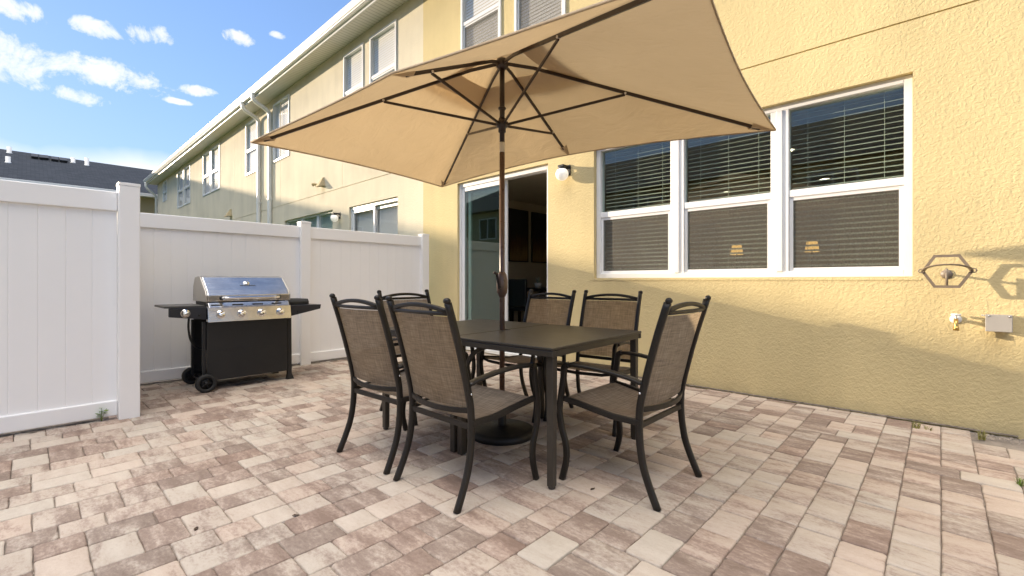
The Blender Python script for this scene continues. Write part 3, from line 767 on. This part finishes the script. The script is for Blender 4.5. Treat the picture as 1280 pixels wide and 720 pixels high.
for u0,u1,v0 in ((39,47,194.6),(49,60,196),(63.5,72,198),(74,83,199.4)):
    a = roof_pt(u0,v0); b = roof_pt(u1,v0+1.1); t = MB(); nrm = Vector((-slope,0,1)).normalized()
    dn = Vector((1,0,slope)).normalized(); pts = [a,b,b+dn*.75,a+dn*.75]
    t.add([q+nrm*.01 for q in pts]+[q+nrm*.14 for q in pts],[(0,3,2,1),(4,5,6,7),(0,1,5,4),(1,2,6,5),(2,3,7,6),(3,0,4,7)]); t.build('ridge_vent', M['black'], lb)

# house across the lawn, seen as the reflection in the glass
hb = thing('house_across', 'two storey house across the yard, seen as a dark reflection in the window panes', 'house', (0,0,0))
t = MB(); t.box(-30,14,-24,-12.5,-.05,5.9); t.build('wall', M['stucco_far'], hb)
t = MB(); e0 = (-30.5,14.5,-24.5,-12.0)
t.add([(e0[0],e0[3],5.92),(e0[1],e0[3],5.92),(e0[1],e0[2],5.92),(e0[0],e0[2],5.92),(e0[0]+6,-18.2,9.3),(e0[1]-6,-18.2,9.3)],[(0,1,5,4),(1,2,5),(2,3,4,5),(3,0,4),(0,3,2,1)]); t.build('roof', M['shingle'], hb)
for x in range(-28,13,4):
    for z0 in (1.1,4.0):
        f = MB(); x0,x1,z1 = x,x+1.7,z0+1.5; yy = -12.499
        f.box(x0,x0+.08,yy,yy+.06,z0,z1); f.box(x1-.08,x1,yy,yy+.06,z0,z1); f.box(x0+.08,x1-.08,yy,yy+.06,z0,z0+.08); f.box(x0+.08,x1-.08,yy,yy+.06,z1-.08,z1); f.box((x0+x1)/2-.04,(x0+x1)/2+.04,yy,yy+.06,z0+.08,z1-.08)
        fo = f.build('window', M['frame'], hb); g = MB(); g.box(x0+.08,x1-.08,yy,yy+.02,z0+.08,z1-.08); g.build('pane', M['glass_dark'], fo)

# ------------------------------------------------------------------ patio chairs
def make_chair():
    t = thing('patio_chair', 'tall bronze sling patio chair', 'chair', (0,0,0), 0, 'sling chairs round the patio table')
    post = [(0,0),(.045,.10),(.080,.20),(.098,.32),(.100,.43),(.090,.515),(.050,.68),(.002,.85),(-.045,.995)]
    SQ = [(a*.0125,b*.0165) for a,b in ((-.7,-1),(.7,-1),(1,-.7),(1,.7),(.7,1),(-.7,1),(-1,.7),(-1,-.7))]
    for s in (-1,1):
        m = MB(); pth = smooth_path([(s*(.258-.010*min(1,z/.45)),y,z) for y,z in post],4)
        m.tube(pth, 1, prof=SQ, up=(0,1,.0)); 
        po = m.build('back_post', M['bronze'], t)
        m = MB(); e_ = pth[-1]                                # scroll-ended finial
        m.lathe([(.001,-.017),(.012,-.015),(.0155,-.006),(.0155,.006),(.012,.015),(.001,.017)],(e_.x,e_.y-.006,e_.z+.010),16,mat=Matrix.Rotation(R(90),4,'Y')); m.build('finial', M['bronze'], po)
        # arm and front leg are one bent bar
        arm = [(.245,.082,.592),(.252,.16,.612),(.266,.30,.634),(.280,.42,.642),(.287,.50,.640)]
        m = MB(); ap = smooth_path([(s*x,y,z) for x,y,z in arm],4)
        m.tube(ap, 1, prof=[(a*.021,b*.009) for a,b in ((-.8,-1),(.8,-1),(1,-.4),(1,.4),(.8,1),(-.8,1),(-1,.4),(-1,-.4))], up=(0,0,1)); m.build('armrest', M['bronze'], t)
        leg = [(.287,.502,.640),(.288,.530,.622),(.287,.538,.56),(.284,.556,.46),(.283,.568,.38),(.284,.550,.28),(.286,.522,.20),(.288,.518,.11),(.290,.545,0)]
        m = MB(); m.tube(smooth_path([(s*x,y,z) for x,y,z in leg],4), 1, prof=SQ, up=(0,1,.2)); m.build('front_leg', M['bronze'], t)
        m = MB(); m.tube([(s*.252,.100,.398),(s*.258,.25,.402),(s*.265,.42,.428),(s*.272,.548,.446)], 1, prof=RECT(.024,.030), up=(0,0,1), smooth=False); m.build('seat_rail', M['bronze'], t, bevel=.004)
        m = MB(); m.lathe([(0,0),(.0065,0),(.0065,.003),(0,.004)],(s*.2595,.093,.545),10,mat=Matrix.Rotation(R(90*s),4,'Y')); m.build('bolt', M['chrome'], t)
    xs = [-.236+.472*k/12 for k in range(13)]
    def arch(zc, up_, yc, back=0): return [(x, yc-back*(1-(x/.236)**2), zc+up_*(1-(x/.236)**2)) for x in xs]
    m = MB(); m.tube(arch(.952,.030,-.033,.01), 1, prof=[(a*.011,b*.011) for a,b in ((-.7,-1),(.7,-1),(1,-.7),(1,.7),(.7,1),(-.7,1),(-1,.7),(-1,-.7))], up=(0,1,0)); m.build('top_rail', M['bronze'], t)
    m = MB(); m.tube(arch(.944,.000,-.029,.02), .0105, 8); m.build('sling_rod', M['bronze'], t)
    m = MB(); m.tube(arch(.462,-.008,.094,.045), 1, prof=RECT(.016,.026), up=(0,0,1), smooth=False); m.build('lower_back_rail', M['bronze'], t, bevel=.003)
    m = MB(); m.tube([(-.246,.100,.382),(.246,.100,.382)], 1, prof=RECT(.018,.028), up=(0,0,1), smooth=False); m.build('rear_stretcher', M['bronze'], t, bevel=.003)
    m = MB(); m.tube([(-.272,.552,.438),(-.2,.560,.424),(0,.566,.418),(.2,.560,.424),(.272,.552,.438)], .012, 8); m.build('front_rail', M['bronze'], t)
    # slings
    def pp_(z):                                              # y of the post at height z
        for (y0,z0),(y1,z1) in zip(post,post[1:]):
            if z0 <= z <= z1: return y0+(y1-y0)*(z-z0)/(z1-z0)
        return post[-1][0]
    m = MB(); nz,nx = 16,14; vs = []; fs = []
    for j in range(nz+1):
        z = .474+(.930-.474)*j/nz
        for i in range(nx+1):
            x = -.232+.464*i/nx; q = 1-(x/.232)**2
            bow = .030 + .016*sin(pi*j/nz)
            vs.append((x, pp_(z)-bow*q, z))
    for j in range(nz):
        for i in range(nx): a=j*(nx+1)+i; fs.append((a,a+1,a+nx+2,a+nx+1))
    m.add(vs,fs,True); m.build('back_sling', M['sling'], t)
    m = MB(); vs=[]; fs=[]; ny_=14
    prof = [(.105,.415),(.20,.408),(.32,.412),(.44,.432),(.53,.448),(.562,.442)]
    for j in range(ny_+1):
        y = .105+(.566-.105)*j/ny_
        for (y0,z0),(y1,z1) in zip(prof,prof[1:]):
            if y0 <= y <= y1+.006: zz = z0+(z1-z0)*(y-y0)/(y1-y0)
        for i in range(nx+1):
            hw = .242+.026*(y-.1)/.46; x = -hw+2*hw*i/nx; q = 1-(x/hw)**2
            vs.append((x, y, zz-.020*q*sin(pi*min(1,j/ny_*.96+.04))))
    for j in range(ny_):
        for i in range(nx): a=j*(nx+1)+i; fs.append((a,a+1,a+nx+2,a+nx+1))
    m.add(vs,fs,True); m.build('seat_sling', M['sling_seat'], t)
    return t
chair = make_chair()
CH = [(-1.925,1.393,0,'sling patio chair with its back to the camera, nearest the table corner leg'),
      (-2.555,1.387,3,'sling patio chair with its back to the camera, nearer the barbecue'),
      (-.985,2.325,90,'sling patio chair at the window end of the table, its back half sunlit'),
      (-2.025,3.355,186,'sling patio chair against the yellow wall, under the left part of the big window'),
      (-2.585,3.235,180,'sling patio chair on the wall side of the table, in front of the open door'),
      (-3.455,2.318,-90,'sling patio chair at the fence end of the table, glowing amber, mostly hidden')]
for i,(x,y,a,lbl) in enumerate(CH):
    c = chair if i == 0 else copy_tree(chair)
    c.location = (x,y,0); c.rotation_euler = (0,0,R(a)); c['label'] = lbl

# ------------------------------------------------------------------ table
tb = thing('patio_table', 'dark brown rectangular metal patio table in two halves', 'table', (-2.275,2.36,0), R(3))
for s in (-1,1):
    t = MB(); a,b = (.006,.785) if s > 0 else (-.785,-.006)
    # two slabs with a half hole for the pole at the seam
    n_ = 10; arc = [(s*(.006+.0)+s*.026*sin(pi*k/n_), -.026*cos(pi*k/n_)) for k in range(n_+1)]
    poly = [(s*.006,-.54),(s*.785,-.54),(s*.785,.54),(s*.006,.54)] + [(x,y) for x,y in reversed(arc)]
    t.prism(poly, 2, .735, .75); t.build('tabletop', M['table'], tb, bevel=.004)
    t = MB(); t.box(a+.004*(s>0),b-.004*(s<0),-.536,-.506,.700,.7345); t.box(a+.004*(s>0),b-.004*(s<0),.506,.536,.700,.7345)
    xe = s*.781; t.box(min(xe,xe-s*.03),max(xe,xe-s*.03),-.505,.505,.700,.7345); xi = s*.020; t.box(min(xi,xi+s*.03),max(xi,xi+s*.03),-.505,.505,.700,.7345)
    t.build('apron', M['table'], tb, bevel=.004)
    for q in (-1,1):
        x0,y0 = s*.750, q*.495
        t = MB(); t.tube([(x0,y0,0),(x0,y0,.012)],.020,12); t.tube([(x0,y0,.012),(x0,y0,.699)],[.019,.022],prof=RECT(2,2),up=(0,1,0),smooth=False); t.build('leg', M['table'], tb, bevel=.004)
        x0,y0 = s*.034, q*.47
        t = MB(); t.tube([(x0,y0,0),(x0,y0,.699)],1,prof=RECT(.040,.040),up=(0,1,0),smooth=False); t.build('leg', M['table'], tb, bevel=.004)
        t = MB(); t.tube(smooth_path([(x0+s*.02,y0,.46),(x0+s*.05,y0,.57),(x0+s*.115,y0,.655),(x0+s*.21,y0,.697)],4),1,prof=RECT(.022,.022),up=(0,1,0),smooth=False); t.build('brace', M['table'], tb)

# ------------------------------------------------------------------ umbrella
UX,UY = -2.29,2.335; urot = R(7)
um = thing('patio_umbrella', 'large rectangular beige patio umbrella standing through the table', 'umbrella', (UX,UY,0), urot)
ub = thing('umbrella_base', 'heavy round black umbrella base under the table', 'umbrella base', (UX,UY,0))
t = MB(); t.lathe([(0,.0),(.232,.0),(.236,.012),(.236,.030),(.226,.044),(.20,.052),(.06,.062),(.045,.07),(0,.07)],n=48); t.build('disc', M['black'], ub)
t = MB(); t.lathe([(.0295,.071),(.0295,.30),(.023,.30),(.023,.071)],n=20); t.build('tube', M['black'], ub)
t = MB(); t.tube([(.028,0,.24),(.075,0,.24)],.006,8); t.lathe([(.001,0),(.02,.0),(.02,.015),(.001,.015)],(.07,0,.24),12,mat=Matrix.Rotation(R(90),4,'Y')); t.build('knob', M['black'], ub)
t = MB(); t.lathe([(0,.072),(.0190,.072),(.0190,2.02),(0,2.02)],n=20); po = t.build('pole', M['pole'], um)
t = MB(); t.lathe([(0,2.02),(.0185,2.021),(.0195,2.03),(.0195,2.085),(.0185,2.092),(0,2.092)],n=20); t.build('tilt_joint', M['joint'], um)
t = MB(); t.lathe([(0,2.0925),(.0185,2.093),(.0185,2.66),(0,2.66)],n=20); t.build('upper_pole', M['umb_metal'], um)
# crank
t = MB(); t.lathe([(.001,-.095),(.022,-.085),(.036,-.055),(.041,-.01),(.040,.035),(.031,.075),(.020,.095),(.001,.098)],(0,0,1.07),20); 
for k in range(len(t.v)): x,y,z = t.v[k]; t.v[k] = (x*.9,y*1.15,z)
cr = t.build('crank_housing', M['pole'], um)
t = MB(); cd = Matrix.Rotation(-urot,4,'Z') @ Vector((-.729*.25-.0+.6845*.9, -.6845*.25-.729*.9,0)).normalized()
sd = Vector((-cd.y,cd.x,0)); p0 = cd*.045+Vector((0,0,1.055))
p1 = cd*.07+Vector((0,0,1.055)); p2 = cd*.07-sd*.018+Vector((0,0,1.15)); p3 = cd*.115-sd*.018+Vector((0,0,1.155))
t.tube([p0*1.0,p1],.011,10); t.tube([p1-Vector((0,0,.012)),p2],1,prof=RECT(.016,.007),up=cd,smooth=False); t.tube([p2-cd*.004,p3],.0075,10); t.lathe([(.001,-.01),(.011,-.008),(.013,0),(.011,.008),(.001,.01)],p3,12)
t.build('crank_handle', M['umb_metal'], um)
# hubs
t = MB(); t.lathe([(0,2.615),(.026,2.615),(.044,2.635),(.046,2.665),(.038,2.685),(.02,2.69),(0,2.69)],n=20); t.build('hub', M['umb_metal'], um)
t = MB(); t.lathe([(.019,2.165),(.027,2.165),(.027,2.195),(.043,2.205),(.045,2.235),(.030,2.245),(.024,2.265),(.019,2.265)],n=20); t.build('runner', M['umb_metal'], um)
t = MB(); t.lathe([(.0188,2.325),(.026,2.327),(.029,2.335),(.026,2.343),(.0188,2.345)],n=20); t.build('collar', M['umb_metal'], um)
HL,HW = 1.60,1.0; ZC,ZM,ZA = 2.135,2.225,2.705
per = [(-HL,-HW,ZC),(0,-HW*.985,ZM),(HL,-HW,ZC),(HL,HW,ZC),(0,HW*.985,ZM),(-HL,HW,ZC)]
per = [Vector(p) for p in per]; apex = Vector((0,0,ZA))
for k,p in enumerate(per):
    d = Vector((p.x,p.y,0)); L = d.length; dn = d/L; side = Vector((-dn.y,dn.x,0))
    top = lambda s: apex+(p-apex)*s-Vector((0,0,.020))
    corner = k in (0,2,3,5); s1 = .945 if corner else .90
    a = dn*.03+Vector((0,0,2.655))
    t = MB(); t.tube([a, top(.12), top(.5), top(s1)],1,prof=RECT(.014,.022),up=(0,0,1),smooth=False); ro = t.build('rib', M['umb_metal'], um, bevel=.002)
    sj = .46 if corner else .70
    j = top(sj)-Vector((0,0,.014))
    t = MB(); t.tube([dn*.035+Vector((0,0,2.22)), j],1,prof=RECT(.011,.018),up=(0,0,1),smooth=False); t.build('strut', M['umb_metal'], ro, bevel=.002)
    t = MB(); t.lathe([(.001,-.012),(.008,-.012),(.008,.012),(.001,.012)],j+Vector((0,0,.008)),10,mat=Matrix.Rotation(atan2(dn.y,dn.x),4,'Z')@Matrix.Rotation(R(90),4,'X')); t.build('rivet', M['joint'], ro)
    # fabric pocket at the rib tip
    t = MB(); q0 = top(s1-.035)+Vector((0,0,-.004)); q1 = top(.995)+Vector((0,0,.012)); pw = .045
    t.add([q0-side*pw*.6-Vector((0,0,.010)),q0+side*pw*.6-Vector((0,0,.010)),q1+side*.006,q1-side*.006,q0-side*pw+Vector((0,0,.012)),q0+side*pw+Vector((0,0,.012))],[(0,1,2,3),(0,3,4),(1,5,2)])
    t.build('rib_pocket', M['canopy'], um)
# canopy: six stretched panels, an open ring at the top covered by the vent
def panels(s0, s1, lift, nr, bowf=1.0, na=12):
    mb = MB()
    for k in range(6):
        p,q = per[k],per[(k+1) % 6]; L = (q-p).length; vs = []; fs = []
        for i in range(nr+1):
            s = s0+(s1-s0)*i/nr
            for jx in range(na+1):
                u = jx/na; e_ = p+(q-p)*u; b = 4*u*(1-u)
                cen = Vector((0,0,e_.z)); inn = (cen-e_).normalized()
                e2 = e_ + inn*(.030*bowf*b*L/1.5) + Vector((0,0,.012*b))
                pt = apex+(e2-apex)*s + Vector((0,0,lift*(1-.8*s)))
                pt.z -= .026*b*s*(1-s)*4*(1-.0)*bowf              # the cloth hangs a little between ribs
                pt.z += .003*sin(u*23+k*2+s*3)*s*b
                vs.append(pt)
        for i in range(nr):
            for jx in range(na):
                a = i*(na+1)+jx; fs.append((a,a+1,a+na+2,a+na+1))
        mb.add(vs,fs,True)
    return mb
cano = panels(.175,1.0,.0,22).build('canopy', M['canopy'], um)
panels(.0,.33,.055,8,.4).build('vent_cap', M['canopy'], cano)
# hem
hm = MB()
ring = []
for k in range(6):
    p,q = per[k],per[(k+1) % 6]; L = (q-p).length
    for jx in range(12):
        u = jx/12; e_ = p+(q-p)*u; b = 4*u*(1-u); inn = (Vector((0,0,e_.z))-e_).normalized()
        pt = e_+inn*(.030*b*L/1.5)+Vector((0,0,.012*b)); ring.append(pt+Vector((0,0,.001)))
hm.tube(ring,1,prof=RECT(.006,.012),closed=True,up=(0,0,1)); hm.build('hem', M['canopy'], cano)
t = MB(); t.lathe([(.001,2.775),(.012,2.775),(.022,2.79),(.024,2.81),(.012,2.835),(.001,2.84)],n=16); t.build('finial', M['umb_metal'], um)

# ------------------------------------------------------------------ barbecue (front faces +X)
bq = thing('gas_grill', 'black and stainless four burner gas barbecue on wheels by the fence', 'barbecue', (-5.55,1.62,0))
t = MB(); t.box(.225,.243,-.395,.375,.10,.685); cab = t.build('front_panel', M['black'], bq, bevel=.004)
t = MB(); t.box(.2435,.246,-.33,.31,.395,.399); t.build('seam', M['rubber'], cab)
t = MB(); t.box(-.26,.224,.36,.378,.10,.685); t.build('side_panel', M['black'], bq, bevel=.004)
t = MB(); t.box(-.28,-.262,-.395,.375,.10,.70); t.build('back_panel', M['black'], bq)
t = MB(); t.box(-.26,.224,-.395,.36,.10,.115); t.build('bottom_shelf', M['black'], bq)
for (x,y) in ((.205,.385),(-.24,.385)):
    t = MB(); t.add([(x-.02,y-.0,.69),(x+.025,y-.0,.69),(x+.025,y+.035,.69),(x-.02,y+.035,.69),(x-.02,y-.0,.06),(x+.025,y-.0,.06),(x+.025,y+.04,.06),(x-.02,y+.04,.06),(x-.025,y-.012,0),(x+.04,y-.012,0),(x+.04,y+.06,0),(x-.025,y+.06,0)],
        [(0,1,2,3),(0,4,5,1),(1,5,6,2),(2,6,7,3),(3,7,4,0),(4,8,9,5),(5,9,10,6),(6,10,11,7),(7,11,8,4),(8,11,10,9)]); t.build('leg', M['black'], bq)
for x in (.205,-.24):
    t = MB(); t.box(x-.02,x+.02,-.425,-.396,.09,.69); t.build('leg', M['black'], bq, bevel=.004)
t = MB(); t.tube([(-.28,-.41,.09),(.29,-.41,.09)],.010,8); t.build('axle', M['black'], bq)
for x in (-.275,.285):
    RM = Matrix.Rotation(R(90),4,'Y')
    t = MB(); t.lathe([(.055,-.024),(.082,-.024),(.090,-.014),(.090,.014),(.082,.024),(.055,.024),(.055,-.024)],(x,-.41,.090),32,mat=RM); wh = t.build('wheel', M['rubber'], bq)
    t = MB(); t.lathe([(.001,-.012),(.055,-.012),(.055,.012),(.001,.012)],(x,-.41,.090),32,mat=RM); t.lathe([(.001,.012),(.018,.013),(.018,.030),(.001,.030)],(x,-.41,.090),16,mat=RM)
    for k in range(5):
        a = k*2*pi/5; t.tube([(x+.014,-.41+.016*cos(a),.09+.016*sin(a)),(x+.014,-.41+.052*cos(a),.09+.052*sin(a))],.006,6)
    t.build('hub', M['black'], wh)
# control panel (slanted) and the ledge over it
CPY0,CPY1 = -.40,.385
t = MB(); t.prism([(.245,.69),(.325,.69),(.300,.832),(.245,.832)],1,CPY0,CPY1)
cp = t.build('control_panel', M['steel'], bq, bevel=.003)
t = MB(); t.prism([(.20,.833),(.300,.833),(.262,.882),(.20,.882)],1,CPY0+.012,CPY1-.012); le = t.build('ledge', M['steel'], bq, bevel=.003)
for k in range(4):
    y = CPY0+.11+k*.188
    t = MB(); tilt = Matrix.Rotation(R(38),4,'Y'); 
    t.box(-.0025,.0025,-.05,.05,-.006,.006, Matrix.Translation((.2835,y-.03,.8575))@Matrix.Rotation(R(-38),4,'Y')); t.build('slot', M['rubber'], le)
    t = MB(); KM = Matrix.Rotation(R(90-10),4,'Y')
    t.lathe([(.001,-.002),(.042,-.002),(.042,.004),(.033,.009),(.030,.032),(.025,.038),(.001,.039)],(.314,y,.765),24,mat=KM)
    t.box(-.007,.007,-.027,.027,0,.048, Matrix.Translation((.316,y,.765))@KM@Matrix.Rotation(R(25),4,'Z')); t.build('knob', M['chrome'], bq, bevel=.002)
for y,z in ((CPY0+.045,.80),(CPY0+.045,.715)):
    t = MB(); t.box(-.0006,.0006,-.028,.028,-.003,.003, Matrix.Translation((.3255-(z-.69)*.176,y,z))@Matrix.Rotation(R(-10),4,'Y')); t.build('marking', M['greybox'], cp)
# lid
LY0,LY1 = -.405,.392
lp = [(.268,.892),(.272,.955),(.235,1.005),(.06,1.135),(-.02,1.152),(-.16,1.14),(-.22,1.05),(-.24,.892)]
t = MB(); t.prism(lp,1,LY0+.012,LY1-.012); lid = t.build('lid', M['steel'], bq, bevel=.006)
for y0,y1 in ((LY0-.004,LY0+.011),(LY1-.011,LY1+.004)):
    t = MB(); t.prism([(x-.004,z-.003) for x,z in lp],1,y0,y1); t.build('lid_end', M['lidside'], lid, bevel=.004)
t = MB(); t.tube(smooth_path([(.272,-.27,.925),(.315,-.255,.925),(.330,-.22,.925),(.330,0,.925),(.330,.22,.925),(.315,.255,.925),(.272,.27,.925)],4),.0145,12); t.build('handle', M['chrome'], lid)
for y in (-.27,.27):
    t = MB(); t.lathe([(0,0),(.024,0),(.02,.012),(0,.012)],(.271,y,.925),14,mat=Matrix.Rotation(R(90),4,'Y')); t.build('handle_mount', M['black'], lid)
nl = Vector((.130,0,.175)).normalized(); LM = Matrix.Translation((.150,.0,1.0685))@Matrix.Rotation(atan2(nl.x,nl.z),4,'Y')
t = MB(); t.lathe([(.001,.012),(.024,.010),(.030,.004),(.030,0)],(0,0,0),24,mat=LM@Matrix.Translation((-.012,-.01,.0)))
t.build('thermometer', M['chrome'], lid)
t = MB()                                                    # worn, unreadable maker's lettering under the gauge
for k in range(9):
    y = -.078+k*.0165; h = (.010,.007,.007,.010,.006,.007,.010,.007,.008)[k]
    t.box(.034-h,.034,y,y+.0035,.001,.004,LM); t.box(.031,.034,y,y+.011,.001,.004,LM)
    if k % 2: t.box(.034-h,.037-h,y,y+.011,.001,.004,LM)
    else: t.box(.034-h,.034,y+.0085,y+.0115,.001,.004,LM)
t.build('lettering', M['black'], lid)
t = MB(); t.box(-.24,.20,LY0+.02,LY1-.02,.72,.890); t.build('firebox', M['black'], bq, bevel=.01)
# shelves
t = MB(); t.box(-.24,.245,-.735,-.41,.838,.858); t.build('side_shelf', M['shelf'], bq, bevel=.005)
t = MB(); t.prism([(-.70,.755),(-.402,.715),(-.402,.837),(-.70,.837)],0,.215,.262); ap_ = t.build('shelf_front', M['navy'], bq, bevel=.004)
t = MB(); KM = Matrix.Rotation(R(90),4,'Y'); t.lathe([(.001,-.002),(.040,-.002),(.040,.004),(.031,.008),(.029,.030),(.023,.036),(.001,.037)],(.263,-.575,.785),24,mat=KM); t.box(-.006,.006,-.02,.02,0,.042,Matrix.Translation((.265,-.575,.785))@KM@Matrix.Rotation(R(25),4,'Z')); t.build('knob', M['chrome'], bq, bevel=.002)
t = MB(); t.lathe([(.001,0),(.011,0),(.011,.012),(.001,.014)],(.263,-.46,.765),14,mat=KM); t.build('igniter_button', M['rubber'], bq)
t = MB(); t.prism([(.40,.705),(.735,.775),(.745,.825),(.40,.825)],0,.215,.262); t.build('shelf_front', M['navy'], bq, bevel=.004)
t = MB(); t.box(-.24,.214,.402,.735,.805,.825); t.build('side_shelf', M['navy'], bq, bevel=.005)
t = MB(); t.prism([(-.20,.826),(.13,.826),(.13,.86),(.10,.89),(-.20,.89)],1,.43,.66); t.build('side_burner_lid', M['black'], bq, bevel=.006)
# hose and gas bottle seen through the open end
t = MB(); t.tube(smooth_path([(.18,-.53,.73),(.17,-.53,.62),(.13,-.50,.50),(.06,-.43,.42),(.0,-.33,.40)],5),.010,8); t.build('gas_hose', M['rubber'], bq)
t = MB(); t.lathe([(0,.116),(.10,.116),(.13,.14),(.15,.18),(.15,.36),(.13,.42),(.06,.45),(.03,.46),(.03,.50),(0,.50)],(-.02,-.19,0),24); t.build('gas_bottle', M['greybox'], bq)

# ------------------------------------------------------------------ weeds
def grass_weed(x,y,h,n_,seed,label,m='straw'):
    rr = random.Random(seed); t = MB()
    for k in range(n_):
        a = rr.uniform(0,2*pi); l = h*rr.uniform(.5,1.1); lean = rr.uniform(.2,1.1)*l; wd = rr.uniform(.0012,.0028)
        b = Vector((rr.uniform(-.02,.02),rr.uniform(-.02,.02),-.003)); m1 = b+Vector((cos(a)*lean*.35,sin(a)*lean*.35,l*.6)); tp = b+Vector((cos(a)*lean,sin(a)*lean,l*rr.uniform(.7,1)))
        s = Vector((-sin(a),cos(a),0))*wd
        t.add([b-s,b+s,m1+s*.8,m1-s*.8,tp],[(0,1,2,3),(3,2,4)])
    o = t.build('weed', M[m]); o.location = (x,y,0)
    tag(o, label, 'weed', 'weeds in the paving joints')
def gpt(u,v):
    d = ray(u,v); k = -1.1/d.z; return d.x*k, d.y*k
for (u,v,h,n_,lb_,m_) in ((1145,535,.075,34,'yellowing grass tuft at the wall foot, directly below the tap side of the window','straw'),(1160,537,.05,22,'smaller grass tuft just beside the larger one at the wall foot','straw'),
        (1228,549,.085,30,'dry grass tuft near the gravel corner below the outlet box','straw'),(1279,608,.06,26,'green grass tuft in the paving at the right edge','leaf')):
    x,y = gpt(u,v); grass_weed(x,y,h,n_,int(u),lb_,m_)
x,y = gpt(127,526); rr = random.Random(2); wd_ = thing('leafy_weed','small leafy green weed at the foot of the nearest white fence','weed',(x+.01,y,0))
t = MB(); lf = MB()
for k in range(9):
    a = rr.uniform(0,2*pi); hgt = rr.uniform(.03,.105); tip = Vector((cos(a)*.035*rr.random(),sin(a)*.04*rr.random(),hgt)); t.tube([(0,0,-.002),tip*.5+Vector((0,0,.01)),tip],.0012,5)
    for q in range(3):
        b = a+rr.uniform(-1.6,1.6); l = rr.uniform(.024,.044); dr = Vector((cos(b),sin(b),rr.uniform(-.1,.5)))*l; sd_ = Vector((-sin(b),cos(b),0))*l*.42; o_ = tip*rr.uniform(.6,1)
        lf.add([o_,o_+dr*.5-sd_,o_+dr,o_+dr*.5+sd_],[(0,1,2,3)])
t.build('stem', M['leaf'], wd_); lf.build('foliage', M['leaf'], wd_, weld=False)

for u,v,lb_,sd in ((370,645,'small dry brown leaf on the pale pavers in front of the left chairs',1),(245,662,'small dry brown leaf on the pavers at the lower left',2),(741,612,'small dry leaf on the pavers between the table leg and the right chair',3)):
    x,y = gpt(u,v); rr = random.Random(sd); a = rr.uniform(0,6); t = MB(); c_,s_ = cos(a),sin(a)
    for k,(l,wd) in enumerate(((-.018,.0),(-.008,.007),(.004,.009),(.016,.0))):
        t.v += [(l*c_-wd*s_, l*s_+wd*c_, .004+.003*(k%2)), (l*c_, l*s_, .002), (l*c_+wd*s_, l*s_-wd*c_, .006)]
    for k in range(3):
        b = 3*k; t.f += [(b,b+1,b+4,b+3),(b+1,b+2,b+5,b+4)]; t.sm += [True,True]
    o = t.build('dry_leaf', M['dead']); o.location = (x,y,.0); tag(o, lb_, 'leaf', 'dry leaves on the patio')

# ------------------------------------------------------------------ render look
sc.view_settings.view_transform = 'Standard'; sc.view_settings.look = 'None'; sc.view_settings.gamma = 1; sc.view_settings.exposure = 1.74
sc.view_settings.use_curve_mapping = False
sc.render.engine = 'CYCLES'; sc.cycles.max_bounces = 8; sc.cycles.diffuse_bounces = 4; sc.cycles.glossy_bounces = 4; sc.cycles.transparent_max_bounces = 12; sc.cycles.use_denoising = True
sc.cycles.caustics_reflective = False; sc.cycles.caustics_refractive = False; sc.cycles.sample_clamp_indirect = 8
